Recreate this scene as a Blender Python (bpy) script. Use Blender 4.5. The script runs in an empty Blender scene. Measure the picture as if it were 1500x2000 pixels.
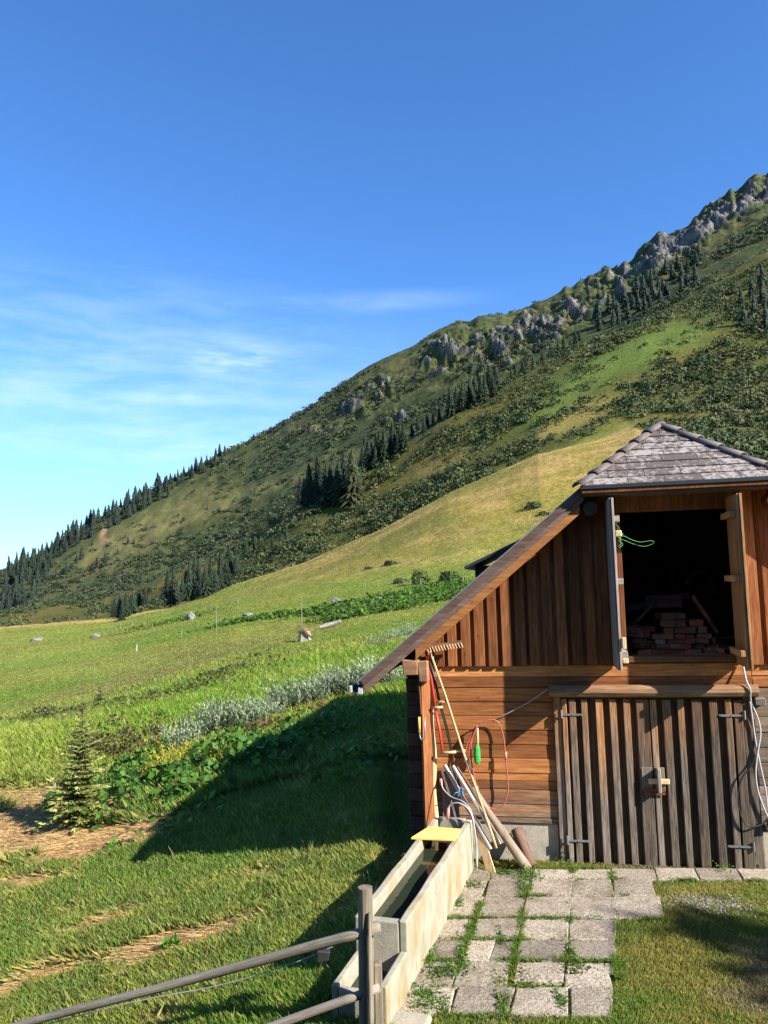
import bpy, bmesh, math, random
import numpy as np
from mathutils import Vector, Matrix
random.seed(7)
rng = np.random.default_rng(11)
C = bpy.context.scene.collection
scene = bpy.context.scene

# ---------------------------------------------------------------- camera
PITCH, ROLL, YAW_F = math.radians(5.277), math.radians(1.633), math.radians(-11.219)
EYE = np.array([0., 0., 3.3])
_fw = np.array([0, math.cos(PITCH), math.sin(PITCH)]); _up = np.array([0, -math.sin(PITCH), math.cos(PITCH)]); _ri = np.array([1., 0, 0])
CR = math.cos(ROLL) * _ri - math.sin(ROLL) * _up
CU = math.sin(ROLL) * _ri + math.cos(ROLL) * _up
CF = _fw
cam_d = bpy.data.cameras.new('camera'); cam = bpy.data.objects.new('camera', cam_d); C.objects.link(cam)
cam_d.sensor_fit = 'VERTICAL'; cam_d.sensor_height = 24; cam_d.lens = 24 * 1500 / 2000
cam_d.clip_start = .1; cam_d.clip_end = 20000
m = Matrix.Identity(4)
for i in range(3):
    m[i][0] = CR[i]; m[i][1] = CU[i]; m[i][2] = -CF[i]; m[i][3] = EYE[i]
cam.matrix_world = m
scene.camera = cam
scene.render.resolution_x, scene.render.resolution_y = 768, 1024

# ---------------------------------------------------------------- sun, sky, exposure
UF = np.array([math.cos(YAW_F), math.sin(YAW_F), 0]); NF = np.array([math.sin(YAW_F), -math.cos(YAW_F), 0])   # facade right / outward
_s = 2.2 * UF + 1.0 * NF
SUN_AZ = math.atan2(_s[0], _s[1]); SUN_EL = math.radians(33)
SUN = Vector((math.sin(SUN_AZ) * math.cos(SUN_EL), math.cos(SUN_AZ) * math.cos(SUN_EL), math.sin(SUN_EL)))
sl = bpy.data.lights.new('sun', 'SUN'); sl.energy = 5.0; sl.angle = math.radians(.53); sl.color = (1, .93, .82)
so = bpy.data.objects.new('sun', sl); C.objects.link(so); so.rotation_euler = SUN.to_track_quat('Z', 'Y').to_euler(); so.location = (30, -20, 40)

class G:
    """tiny node-graph helper"""
    def __init__(s, nt): s.nt = nt; nt.nodes.clear()
    def n(s, t, props=None, **inp):
        nd = s.nt.nodes.new('ShaderNode' + t)
        for k, v in (props or {}).items(): setattr(nd, k, v)
        for k, v in inp.items():
            k2 = int(k[1:]) if k[0] == '_' and k[1:].isdigit() else k.replace('_', ' ')
            s.put(nd.inputs[k2], v)
        return nd
    def put(s, sock, v):
        if isinstance(v, bpy.types.NodeSocket): s.nt.links.new(v, sock)
        elif isinstance(v, bpy.types.Node): s.nt.links.new(v.outputs[0], sock)
        else:
            if isinstance(v, (tuple, list)) and len(v) == 3 and sock.type == 'RGBA': v = (*v, 1)
            sock.default_value = v
    def math(s, op, a, b=0., c=0., clamp=False):
        return s.n('Math', {'operation': op, 'use_clamp': clamp}, _0=a, _1=b, _2=c).outputs[0]
    def mix(s, f, a, b, mode='MIX'):
        nd = s.n('Mix', {'data_type': 'RGBA', 'blend_type': mode})
        s.put(nd.inputs[0], f); s.put(nd.inputs[6], a); s.put(nd.inputs[7], b); return nd.outputs[2]
    def ramp(s, f, stops):
        nd = s.n('ValToRGB'); s.put(nd.inputs[0], f); e = nd.color_ramp.elements
        while len(e) < len(stops): e.new(.5)
        for el, (p, c) in zip(e, stops):
            el.position = p; el.color = (*c, 1) if len(c) == 3 else c
        return nd.outputs[0]
    def rng(s, f, a, b, c=0., d=1., interp='SMOOTHSTEP'):
        nd = s.n('MapRange', {'interpolation_type': interp}, Value=f); nd.inputs[1].default_value = a; nd.inputs[2].default_value = b
        nd.inputs[3].default_value = c; nd.inputs[4].default_value = d; return nd.outputs[0]
    def noise(s, vec, scale, detail=4, rough=.55, dist=0.):
        nd = s.n('TexNoise', Scale=scale, Detail=detail, Roughness=rough, Distortion=dist)
        if vec is not None: s.put(nd.inputs['Vector'], vec)
        return nd.outputs[0]
    def mapv(s, vec, scale=(1, 1, 1), loc=(0, 0, 0), rot=(0, 0, 0)):
        return s.n('Mapping', Vector=vec, Scale=scale, Location=loc, Rotation=rot).outputs[0]

world = bpy.data.worlds.new('World'); scene.world = world; world.use_nodes = True
g = G(world.node_tree)
sky = g.n('TexSky', {'sky_type': 'NISHITA', 'sun_disc': False, 'sun_elevation': SUN_EL, 'sun_rotation': SUN_AZ, 'altitude': 1700, 'air_density': 1.15, 'dust_density': .25, 'ozone_density': 2.6})
skyc = g.mix(1., sky.outputs[0], (.68, 1.17, 1.70), 'MULTIPLY')
gen = g.n('TexCoord').outputs['Generated']
sep = g.n('SeparateXYZ', Vector=gen)
el = g.math('ARCSINE', sep.outputs[2]); az = g.math('ARCTAN2', sep.outputs[0], sep.outputs[1])
cv = g.n('CombineXYZ', X=az, Y=el, Z=0.).outputs[0]
def blob(a0, e0, ra, re, rot=0.):
    v = g.mapv(cv, (1, 1, 1), (-math.radians(a0), -math.radians(e0), 0))
    v = g.mapv(v, (1 / math.radians(ra), 1 / math.radians(re), 0), rot=(0, 0, rot))
    L = g.n('VectorMath', {'operation': 'LENGTH'}, _0=v).outputs[1]
    return g.rng(L, 1., 0.)
warp = g.n('VectorMath', {'operation': 'MULTIPLY_ADD'}, _0=g.n('TexNoise', Vector=cv, Scale=5., Detail=3.).outputs[1], _1=(.09, .045, 0), _2=cv).outputs[0]
st1 = g.noise(g.mapv(warp, (4.5, 22, 1), rot=(0, 0, .16)), 1.6, 7, .62)
st2 = g.noise(g.mapv(warp, (8, 40, 1), (3, 1, 0), rot=(0, 0, .1)), 1.4, 6, .6)
veil = g.math('MULTIPLY', blob(-20, 14.5, 29, 10.5), g.rng(st1, .28, .74))
wisp = g.math('MULTIPLY', blob(-11.2, 16.6, 6.2, 2.1, -.25), g.rng(st2, .38, .68))
wisp2 = g.math('MULTIPLY', blob(-15.5, 13.6, 5, 1.0, 0), g.rng(st2, .42, .70))
trail = g.math('MULTIPLY', blob(-.2, 20.6, 11.5, 1.15, .115), g.rng(st1, .15, .75))
low = g.math('MULTIPLY', blob(-12, 10, 12, 2.2), g.rng(st1, .4, .8))
tot = g.math('MULTIPLY', veil, .36)
for b, k in ((wisp, .42), (wisp2, .25), (trail, .22), (low, .25)): tot = g.math('ADD', tot, g.math('MULTIPLY', b, k))
tot = g.math('ADD', tot, g.rng(el, 0., .40, .30, 0., 'SMOOTHSTEP'))
tot = g.math('MINIMUM', tot, .8)
skyc = g.mix(tot, skyc, (6.0, 7.8, 9.0))
bg = g.n('Background', Color=skyc, Strength=.062); g.n('OutputWorld', Surface=bg)
scene.view_settings.view_transform = 'Standard'; scene.view_settings.look = 'None'; scene.view_settings.exposure = 1.32; scene.view_settings.gamma = 1

# ---------------------------------------------------------------- geometry helpers
def tag(o, label=None, cat=None, group=None, kind=None):
    if label: o['label'] = label
    if cat: o['category'] = cat
    if group: o['group'] = group
    if kind: o['kind'] = kind
    return o
def empty(name, label, cat, loc=(0, 0, 0), rz=0., group=None):
    o = bpy.data.objects.new(name, None); C.objects.link(o); o.location = loc; o.rotation_euler = (0, 0, rz); o.empty_display_size = .2
    return tag(o, label, cat, group)
class MB:
    def __init__(s): s.v = []; s.f = []; s.r = []
    def add(s, vs, fs, r=None):
        b = len(s.v); s.v += [tuple(p) for p in vs]; r = random.random() if r is None else r
        for f in fs: s.f.append([b + i for i in f]); s.r.append(r)
    def hexa(s, p, r=None):       # 8 points: bottom 4 ccw, top 4 ccw
        s.add(p, [(0, 3, 2, 1), (4, 5, 6, 7), (0, 1, 5, 4), (1, 2, 6, 5), (2, 3, 7, 6), (3, 0, 4, 7)], r)
    def box(s, x0, x1, y0, y1, z0, z1, r=None, j=0.):
        p = [(x0, y0, z0), (x1, y0, z0), (x1, y1, z0), (x0, y1, z0), (x0, y0, z1), (x1, y0, z1), (x1, y1, z1), (x0, y1, z1)]
        if j: p = [tuple(c + random.uniform(-j, j) for c in q) for q in p]
        s.hexa(p, r)
    def beam(s, a, b, wx, wz, up=(0, 0, 1), r=None):   # rectangular bar between two points
        a, b = Vector(a), Vector(b); d = (b - a).normalized(); x = d.cross(Vector(up)).normalized(); z = x.cross(d)
        P = []
        for q in (a, b):
            P.append([q - x * wx - z * wz, q + x * wx - z * wz, q + x * wx + z * wz, q - x * wx + z * wz])
        s.hexa(P[0] + P[1], r)
    def tube(s, pts, rad, seg=8, r=None, caps=True, wob=0.):
        pts = [Vector(p) for p in pts]; n = len(pts); rad = [rad] * n if not hasattr(rad, '__len__') else rad
        vs = []; fs = []; prev = None
        for i, p in enumerate(pts):
            d = (pts[min(i + 1, n - 1)] - pts[max(i - 1, 0)]).normalized()
            if prev is None: x = d.orthogonal().normalized()
            else: x = (prev - d * prev.dot(d)).normalized()
            prev = x; y = d.cross(x)
            for k in range(seg):
                a = 2 * math.pi * k / seg; rr = rad[i] * (1 + random.uniform(-wob, wob)); vs.append(p + (x * math.cos(a) + y * math.sin(a)) * rr)
        for i in range(n - 1):
            for k in range(seg):
                k2 = (k + 1) % seg; fs.append((i * seg + k, i * seg + k2, (i + 1) * seg + k2, (i + 1) * seg + k))
        if caps: fs.append(tuple(range(seg - 1, -1, -1))); fs.append(tuple((n - 1) * seg + k for k in range(seg)))
        s.add(vs, fs, r)
    def build(s, name, mat, parent=None, smooth=False, bevel=0., mw=None, weld=False):
        me = bpy.data.meshes.new(name); me.from_pydata(s.v, [], s.f); me.update()
        at = me.attributes.new('rnd', 'FLOAT', 'FACE'); at.data.foreach_set('value', s.r)
        bm = bmesh.new(); bm.from_mesh(me)
        if weld: bmesh.ops.remove_doubles(bm, verts=bm.verts, dist=1e-4)
        bmesh.ops.recalc_face_normals(bm, faces=bm.faces); bm.to_mesh(me); bm.free()
        me.materials.append(mat)
        if smooth: me.polygons.foreach_set('use_smooth', [True] * len(me.polygons))
        o = bpy.data.objects.new(name, me); C.objects.link(o)
        if parent: o.parent = parent
        if mw is not None: o.matrix_world = mw
        if bevel:
            b = o.modifiers.new('bevel', 'BEVEL'); b.width = bevel; b.segments = 2; b.limit_method = 'ANGLE'; b.angle_limit = .7
        return o
def npmesh(name, verts, faces, mat, color=None, parent=None, link=True, smooth=False):
    """fast mesh from numpy arrays; faces (n,k); optional per-vertex colour"""
    me = bpy.data.meshes.new(name); nv = len(verts); nf, k = faces.shape
    me.vertices.add(nv); me.vertices.foreach_set('co', np.ascontiguousarray(verts, np.float32).ravel())
    me.loops.add(nf * k); me.loops.foreach_set('vertex_index', np.ascontiguousarray(faces, np.int32).ravel())
    me.polygons.add(nf); me.polygons.foreach_set('loop_start', np.arange(0, nf * k, k, dtype=np.int32))
    if smooth: me.polygons.foreach_set('use_smooth', np.ones(nf, bool))
    if color is not None:
        a = me.attributes.new('tint', 'FLOAT_COLOR', 'POINT'); c4 = np.ones((nv, 4), np.float32); c4[:, :3] = color; a.data.foreach_set('color', c4.ravel())
    me.update(calc_edges=True); me.materials.append(mat)
    if not link: return me
    o = bpy.data.objects.new(name, me); C.objects.link(o)
    if parent: o.parent = parent
    return o

# ---------------------------------------------------------------- numpy noise
def _hash(i, j, s):
    h = np.sin(i * 127.1 + j * 311.7 + s * 74.7) * 43758.5453
    return h - np.floor(h)
def vnoise(x, y, s=0):
    i, j = np.floor(x), np.floor(y); fx, fy = x - i, y - j; fx = fx * fx * (3 - 2 * fx); fy = fy * fy * (3 - 2 * fy)
    return (_hash(i, j, s) * (1 - fx) + _hash(i + 1, j, s) * fx) * (1 - fy) + (_hash(i, j + 1, s) * (1 - fx) + _hash(i + 1, j + 1, s) * fx) * fy
def fbm(x, y, o=4, s=0, g=.5):
    t = 0; a = 1; n = 0
    for k in range(o): t = t + a * vnoise(x * 2 ** k, y * 2 ** k, s + k); n += a; a *= g
    return t / n
def sstep(a, b, x):
    t = np.clip((x - a) / (b - a), 0, 1); return t * t * (3 - 2 * t)

# ---------------------------------------------------------------- terrain
def ray(px, py):
    return CR * ((px - 750) / 1500) - CU * ((py - 1000) / 1500) + CF
def project(X, Y, Z):
    q = np.stack([X - EYE[0], Y - EYE[1], Z - EYE[2]], -1)
    f = np.maximum(q @ CF, 1e-3); return 750 + 1500 * (q @ CR) / f, 1000 - 1500 * (q @ CU) / f
# contours: (photo x, photo y, forward distance) of ground lines, near to far
K = [
 [(-600, 1540, 22), (0, 1462, 22), (220, 1435, 22), (450, 1390, 22), (700, 1345, 22), (1000, 1290, 22), (1500, 1240, 22), (2100, 1200, 22)],
 [(-600, 1470, 32), (0, 1420, 32), (220, 1375, 32), (450, 1310, 32), (700, 1275, 32), (1000, 1230, 32), (1500, 1180, 32), (2100, 1130, 32)],
 [(-600, 1400, 60), (0, 1345, 60), (220, 1305, 60), (450, 1250, 60), (600, 1236, 60), (700, 1215, 60), (1000, 1180, 60), (1500, 1110, 60), (2100, 1040, 60)],
 [(-600, 1330, 110), (0, 1280, 110), (220, 1250, 110), (372, 1215, 110), (450, 1195, 110), (700, 1150, 110), (1000, 1110, 110), (1500, 1010, 110), (2100, 920, 110)],
 [(-600, 1290, 240), (0, 1225, 240), (215, 1210, 240), (330, 1185, 236), (450, 1145, 230), (600, 1100, 225), (740, 1040, 220), (900, 960, 215), (1050, 890, 210), (1240, 845, 205), (1500, 855, 200), (2100, 780, 200)],
 [(-600, 1310, 265), (0, 1245, 265), (450, 1170, 260), (740, 1065, 255), (1050, 905, 245), (1240, 838, 240), (1500, 815, 235), (2100, 730, 230)],
 [(-600, 1280, 320), (0, 1222, 320), (215, 1203, 310), (450, 1128, 310), (600, 1065, 300), (740, 1005, 300), (900, 920, 290), (1050, 850, 285), (1240, 795, 280), (1500, 750, 270), (2100, 650, 270)],
 [(-600, 1250, 400), (0, 1202, 400), (215, 1172, 400), (330, 1125, 400), (470, 1070, 395), (580, 980, 390), (650, 940, 390), (750, 885, 385), (880, 805, 380), (980, 755, 380), (1100, 695, 375), (1250, 635, 375), (1400, 590, 370), (1500, 555, 370), (2100, 380, 360)],
 [(-600, 1265, 440), (0, 1218, 440), (330, 1145, 440), (470, 1092, 440), (650, 962, 440), (880, 825, 435), (1100, 705, 430), (1250, 640, 430), (1500, 520, 420), (2100, 330, 420)],
 [(-600, 1240, 520), (0, 1192, 520), (330, 1105, 520), (470, 1040, 520), (650, 910, 520), (880, 770, 510), (1100, 670, 500), (1250, 605, 490), (1500, 470, 480), (2100, 260, 480)],
 [(-600, 1215, 700), (-200, 1160, 700), (0, 1118, 700), (60, 1095, 700), (200, 1010, 700), (440, 885, 700), (540, 838, 700), (640, 778, 700), (700, 735, 700), (760, 705, 700), (800, 690, 700), (860, 655, 700), (885, 645, 700), (898, 639, 700), (912, 647, 700), (935, 633, 700), (960, 630, 700), (1010, 625, 700), (1060, 600, 700), (1100, 582, 700), (1150, 558, 700), (1180, 540, 700), (1200, 542, 700), (1215, 536, 700), (1238, 524, 700), (1250, 505, 700), (1275, 490, 700), (1310, 477, 700), (1335, 468, 700), (1350, 455, 700), (1372, 428, 700), (1400, 400, 700), (1430, 375, 700), (1440, 379, 700), (1460, 360, 700), (1485, 345, 700), (1500, 343, 700), (1620, 300, 700), (2100, 150, 700)],
]
_c = K[-1]; _x = np.arange(-600, 2101, 5.); _y = np.interp(_x, [p[0] for p in _c], [p[1] for p in _c])
_j = (.35 + .65 * sstep(1040, 1160, _x)) * sstep(860, 940, _x) * ((vnoise(_x / 16, _x * 0, 5) - .5) * 9 + (vnoise(_x / 6.5, _x * 0, 6) - .5) * 6 - np.maximum(0, vnoise(_x / 23, _x * 0, 8) - .62) * 26)
K[-1] = [(float(a), float(b + c_ + 6 * float(sstep(900, 1100, np.array(a))) + 28 * float(sstep(1300, 1460, np.array(a)))), 700) for a, b, c_ in zip(_x, _y, _j)]
def pchip(xk, yk, x):   # xk,yk (m,n) ; x (k,n)
    h = np.diff(xk, axis=0); d = np.diff(yk, axis=0) / h; mm = np.zeros_like(yk)
    w1 = 2 * h[1:] + h[:-1]; w2 = h[1:] + 2 * h[:-1]; ok = d[1:] * d[:-1] > 0
    with np.errstate(divide='ignore', invalid='ignore'):
        mm[1:-1] = np.where(ok, (w1 + w2) / (w1 / d[:-1] + w2 / d[1:]), 0)
    mm[0] = d[0]; mm[-1] = d[-1]
    out = np.zeros_like(x)
    for i in range(len(xk) - 1):
        t = (x - xk[i]) / h[i]; sel = (t >= 0) & (t <= 1) if i else (t <= 1)
        t = np.clip(t, 0, 1)
        v = (2 * t**3 - 3 * t**2 + 1) * yk[i] + (t**3 - 2 * t**2 + t) * h[i] * mm[i] + (-2 * t**3 + 3 * t**2) * yk[i + 1] + (t**3 - t**2) * h[i] * mm[i + 1]
        out = np.where(sel, v, out)
    out = np.where(x > xk[-1], yk[-1], out)
    return out
AZ = np.radians(np.concatenate([np.arange(-88, -34, 1.0), np.arange(-34, 34, .085), np.arange(34, 89, 1.0)]))
RHO = np.concatenate([np.geomspace(1.2, 440, 540, endpoint=False), np.linspace(440, 800, 230, endpoint=False), np.geomspace(800, 2600, 24)])
def z_near(X, Y):
    fall = np.maximum(0, -.35 - X)
    z = -.30 * fall + .013 * fall**2
    z = np.where(fall > 9, -.30 * 9 + .013 * 81 - .07 * (fall - 9), z)
    return z + .10 * sstep(-2, -5, X) * sstep(9.5, 12.5, Y)
tans = np.tan(AZ)
tcl = np.clip(tans, -1.05, 1.05)
dK = []; zK = []
for d0 in (1., 4., 8., 12.):
    dK.append(np.full(len(AZ), d0)); zK.append(z_near(tcl * d0, np.full(len(AZ), d0)))
# 16 m line by height
xs = np.array([-1.4, -.5, -.35, -.2, -.03, .17, .5, 1.4]); zs = np.array([-1.9, -1.10, -.95, -.32, .05, .25, .5, .9])
dK.append(np.full(len(AZ), 16.)); zK.append(np.interp(tcl, xs, zs))
for con in K:
    T = []; E = []; D = []
    for px, py, d in con:
        r = ray(px, py); T.append(r[0] / r[1]); E.append(r[2] / r[1]); D.append(d)
    d = np.interp(tcl, T, D); e = np.interp(tcl, T, E); dK.append(d); zK.append(EYE[2] + d * e)
dK.append(dK[-1] * 1.25); zK.append(zK[-1] - 70)
dK.append(dK[-1] * 3.); zK.append(zK[-1] * .2 - 60)
dK = np.array(dK); zK = np.array(zK)
cosw = np.where(np.abs(tans) < 1.05, np.cos(AZ), math.cos(math.atan(1.05)))
DD = RHO[:, None] * cosw[None, :]
ZZ = pchip(np.log(dK), zK, np.log(DD))
XX = RHO[:, None] * np.sin(AZ)[None, :]; YY = RHO[:, None] * np.cos(AZ)[None, :]
PX, PY = project(XX, YY, ZZ)
PXc = PX; PYc = PY
# relief
def pix_blob(cx, cy, rx, ry, rot=0.):
    c, s = math.cos(rot), math.sin(rot); a = (PXc - cx) * c + (PYc - cy) * s; b = -(PXc - cx) * s + (PYc - cy) * c
    return np.exp(-((a / rx)**2 + (b / ry)**2))
skyP = np.array([(p[0], p[1]) for p in K[-1]])
band = PYc - np.interp(PXc, skyP[:, 0], skyP[:, 1])         # how far under the crest line
far3 = sstep(455, 520, DD)
rn = fbm(XX / 42, ZZ / 26, 4, 31); rn2 = fbm(XX / 11, ZZ / 9 + YY / 30, 4, 37)
rock = np.zeros_like(ZZ)
for bx, by, rx, ry, ro, k in ((880, 690, 60, 34, -.4, 1.), (960, 690, 70, 40, -.3, 1.), (1040, 655, 60, 40, -.4, 1), (740, 765, 40, 22, -.5, .8), (690, 800, 26, 14, 0, .9), (780, 815, 26, 14, -.4, .9), (700, 780, 40, 16, -.5, .6),
                          (1110, 615, 60, 25, -.4, .9), (1190, 565, 45, 26, -.3, .8), (1270, 515, 34, 24, -.5, 1.2), (1340, 478, 40, 24, -.5, 1.1), (1400, 420, 40, 24, -.8, 1.1), (1215, 575, 18, 14, 0, 1), (1460, 380, 40, 16, -.5, .6), (1390, 580, 12, 34, .5, .9), (850, 815, 40, 10, -.3, .5), (630, 840, 30, 8, -.2, .5)):
    rock = np.maximum(rock, k * pix_blob(bx, by, rx, ry, ro))
rock = np.maximum(rock, 1.15 * np.exp(-((band - 8) / 24)**2) * sstep(1120, 1230, PXc))
rock *= far3 * sstep(900, 740, DD)
rstk = fbm(XX / 6.5 + ZZ / 12, ZZ / 8 - XX / 24, 5, 91, .62)
rockm = sstep(.565, .61, np.minimum(rock, 1) * .20 + .60 * rstk + .22 * rn2 - .0) * sstep(.10, .3, rock)
rel = (fbm(XX / 60, YY / 60, 4, 3) - .5) * 2
rel2 = (fbm(XX / 9, YY / 9, 4, 9) - .5) * 2
rel3 = (fbm(XX / 1.6, YY / 1.6, 3, 15) - .5) * 2
ridged = 1 - np.abs(fbm(XX / 16, ZZ / 12, 4, 51) * 2 - 1)
gate = sstep(12, 24, DD)
gate_s = sstep(560, 700, DD) * .6
ZZ = ZZ + rel * 2.2 * sstep(150, 420, DD) * (1 - gate_s) + rel2 * (.12 * gate + .5 * sstep(60, 200, DD) + .6 * sstep(260, 500, DD)) * (1 - gate_s) + rel3 * (.025 * sstep(-.5, -1.5, XX) + .06 * gate)
ZZ = ZZ + rock * far3 * ((ridged - .5) * 8 + (rn2 - .5) * 10 + (rstk - .5) * 26 + (fbm(XX / 4, ZZ / 4 + YY / 5, 3, 97) - .5) * 7) * np.where(DD > 640, .75, 1) + far3 * (rn2 - .5) * 3.0
PXc, PYc = project(XX, YY, ZZ)
SL = (ZZ - EYE[2]) / RHO[:, None]
def hit(px, py, rmin=4.5, snap=3):
    r = ray(px, py); az = math.atan2(r[0], r[1]); s = r[2] / math.hypot(r[0], r[1])
    c = int(np.clip(np.searchsorted(AZ, az), 1, len(AZ) - 1)); i0 = np.searchsorted(RHO, rmin); col = SL[i0:, c]
    w = np.nonzero(col >= s)[0]
    j = i0 + (w[0] if len(w) else int(np.argmax(col)))
    rho = RHO[j]
    return Vector((rho * math.sin(az), rho * math.cos(az), ZZ[j, c])), rho * math.cos(az)
def zat(X, Y):
    X = np.asarray(X, float); Y = np.asarray(Y, float)
    rho = np.hypot(X, Y); az = np.arctan2(X, Y)
    fc = np.clip(np.interp(az, AZ, np.arange(len(AZ))), 0, len(AZ) - 1.001); fr = np.clip(np.interp(rho, RHO, np.arange(len(RHO))), 0, len(RHO) - 1.001)
    i = fr.astype(int); j = fc.astype(int); a = fr - i; b = fc - j
    return (ZZ[i, j] * (1 - b) + ZZ[i, j + 1] * b) * (1 - a) + (ZZ[i + 1, j] * (1 - b) + ZZ[i + 1, j + 1] * b) * a

# ground colour (grasses, hay, heath, rock; mountain slopes darkened in colour for grazing sun)
def lerp(a, b, t): return a + (b - a) * t[..., None]
def albedo(X, Y, Z, D, px, py):
    global PXc, PYc
    sv = PXc, PYc; PXc, PYc = px, py
    n1 = fbm(X / 3.1, Y / 3.1, 4, 61); n2 = fbm(X / .55, Y / .55, 3, 67); Yn = np.where(D > 250, Y * .35 + Z * 1.5, Y); n3 = fbm(X / 26, Yn / 17, 4, 71); n4 = fbm(X / 7, Yn / 5, 4, 77)
    col = np.zeros(X.shape + (3,)) + np.array([.108, .168, .028])
    # near slope: green with straw patches
    col = lerp(col, np.array([.160, .190, .038]), sstep(.42, .62, n1))
    col = lerp(col, np.array([.080, .135, .028]), sstep(.55, .3, n2) * .6)
    hay = np.zeros_like(X)
    for a in ((110, 1560, 140, 28, .05, 1.3), (60, 1625, 150, 46, -.05, 1.4), (200, 1645, 140, 28, -.25, 1.3), (270, 1870, 120, 20, -.22, .75), (150, 1895, 90, 18, -.25, .8), (340, 1835, 60, 14, -.25, .8), (190, 1812, 60, 10, -.2, .7), (390, 1720, 50, 10, -.2, .55), (520, 1765, 30, 10, 0, .8), (420, 1830, 50, 16, -.3, 1.), (560, 1710, 40, 8, 0, .7), (70, 1720, 70, 14, -.1, .8), (250, 1780, 50, 9, -.2, .8), (480, 1800, 60, 14, -.3, .5), (30, 1935, 60, 14, -.5, .7), (120, 1780, 60, 12, -.3, .5), (330, 1745, 40, 8, -.2, .6)):
        hay = np.maximum(hay, a[5] * pix_blob(*a[:5]))
    hay = sstep(.26, .58, hay + (n2 - .5) * 1.1 + (n1 - .5) * .6) * sstep(24, 18, D)
    # right lawn
    lawn = sstep(-.3, .2, X) * sstep(14, 11, D)
    col = lerp(col, lerp(np.zeros_like(col) + np.array([.105, .165, .030]), np.array([.185, .180, .045]), sstep(.40, .60, n1 * .6 + n2 * .4)), lawn)
    bare = lawn * sstep(.62, .78, fbm(X / .9, Y / .7, 4, 83) + .35 * np.exp(-((X - 3.1)**2 / .5 + (Y - 6.9)**2 / .3)) + .4 * np.exp(-((X - 3.7)**2 / .3 + (Y - 6.4)**2 / .2)))
    col = lerp(col, np.array([.20, .165, .12]), bare * .55)
    col = lerp(col, lerp(np.zeros_like(col) + np.array([.30, .19, .085]), np.array([.38, .27, .13]), n2), hay)
    # terraces of long bright grass
    t1 = sstep(16, 20, D) * sstep(40, 30, D)
    col = lerp(col, lerp(np.zeros_like(col) + np.array([.110, .178, .020]), np.array([.165, .200, .032]), sstep(.35, .65, n4)), t1)
    # mown meadow
    t2 = sstep(31, 38, D)
    mead = lerp(np.zeros_like(col) + np.array([.105, .155, .020]), np.array([.155, .165, .030]), sstep(.38, .62, n3))
    mead = lerp(mead, np.array([.15, .12, .045]), (pix_blob(330, 1300, 230, 20, -.27) * sstep(.35, .6, n4)) * .9)
    mead = lerp(mead, np.array([.085, .105, .028]), np.clip(pix_blob(330, 1330, 260, 12, -.33) * 1.2, 0, 1) * sstep(.42, .6, n4) * .9)
    swath = np.sin((py + .12 * px) / 6.5 + n3 * 7) * .5 + .5
    mead = lerp(mead, np.array([.175, .205, .040]), swath * pix_blob(90, 1285, 240, 60) * .6)
    col = lerp(col, mead, t2)
    # dry yellow spur
    spur = sstep(100, 150, D) * sstep(262, 240, D) * sstep(-.27, -.05, X / np.maximum(Y, 1))
    spur = np.maximum(spur, sstep(190, 225, D) * sstep(262, 240, D))
    spur = np.clip(spur * (1 - .75 * np.clip(pix_blob(560, 1170, 190, 26, -.2), 0, 1)), 0, 1)
    dry = lerp(np.zeros_like(col) + np.array([.185, .150, .033]), np.array([.27, .19, .062]), sstep(.4, .65, n4))
    dry = lerp(dry, np.array([.125, .125, .026]), sstep(.50, .66, n3) * .7)
    dry = lerp(dry, np.array([.33, .235, .085]), sstep(186, 212, D) * (.45 + .55 * sstep(.3, .55, n4)) * .8)
    col = lerp(col, dry, spur)
    # second slope: olive heath, colour dimmed to stand in for the grazing sun
    rt = sstep(.315, .40, X / np.maximum(Y, 1)) * 150; h2 = sstep(250, 275, D + rt + (n4 - .5) * 40)
    heath = lerp(np.zeros_like(col) + np.array([.062, .070, .016]), np.array([.105, .086, .022]), sstep(.42, .64, n3))
    heath = lerp(heath, np.array([.055, .065, .018]), sstep(.52, .66, n4) * .8)
    grn = np.clip(pix_blob(1180, 720, 150, 22, -.5) + pix_blob(1250, 690, 90, 26, -.3) + pix_blob(1330, 660, 60, 20, -.2) + pix_blob(1080, 800, 60, 16, -.5), 0, 1)
    heath = lerp(heath, np.array([.082, .120, .024]), grn * .9)
    yel = np.clip(pix_blob(1100, 830, 120, 14, -.5) + pix_blob(860, 910, 70, 12, -.35) + pix_blob(1130, 815, 60, 20, -.4), 0, 1)
    heath = lerp(heath, np.array([.20, .16, .045]), yel * .8)
    col = lerp(col, heath, h2)
    # far slope, its weak grazing light also put into the colour
    h3 = sstep(445, 470, D)
    fs = lerp(np.zeros_like(col) + np.array([.054, .068, .022]), np.array([.080, .078, .030]), sstep(.42, .62, n3))
    fs = lerp(fs, np.array([.035, .050, .022]), sstep(.50, .62, n4) * .85)
    fy = np.clip(pix_blob(330, 1000, 130, 26, -.5) + pix_blob(480, 965, 130, 12, -.35) + pix_blob(230, 1060, 110, 22, -.4) + pix_blob(430, 990, 160, 8, -.36), 0, 1)
    fs = lerp(fs, np.array([.130, .120, .045]), fy * (.55 + .45 * sstep(.4, .6, n4)))
    fs = lerp(fs, np.array([.25, .16, .09]), np.clip(pix_blob(203, 1035, 5, 22, .25) * 1.6 + pix_blob(212, 1056, 12, 3, .5), 0, 1))
    fs = lerp(fs, np.array([.038, .056, .028]), np.clip(pix_blob(560, 890, 110, 40, -.35) * 1.1, 0, 1) * .75)
    fs = lerp(fs, np.array([.15, .13, .06]), np.clip(pix_blob(850, 830, 60, 7, -.3) + pix_blob(620, 838, 40, 5, .0), 0, 1))
    col = lerp(col, fs, h3)
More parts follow.
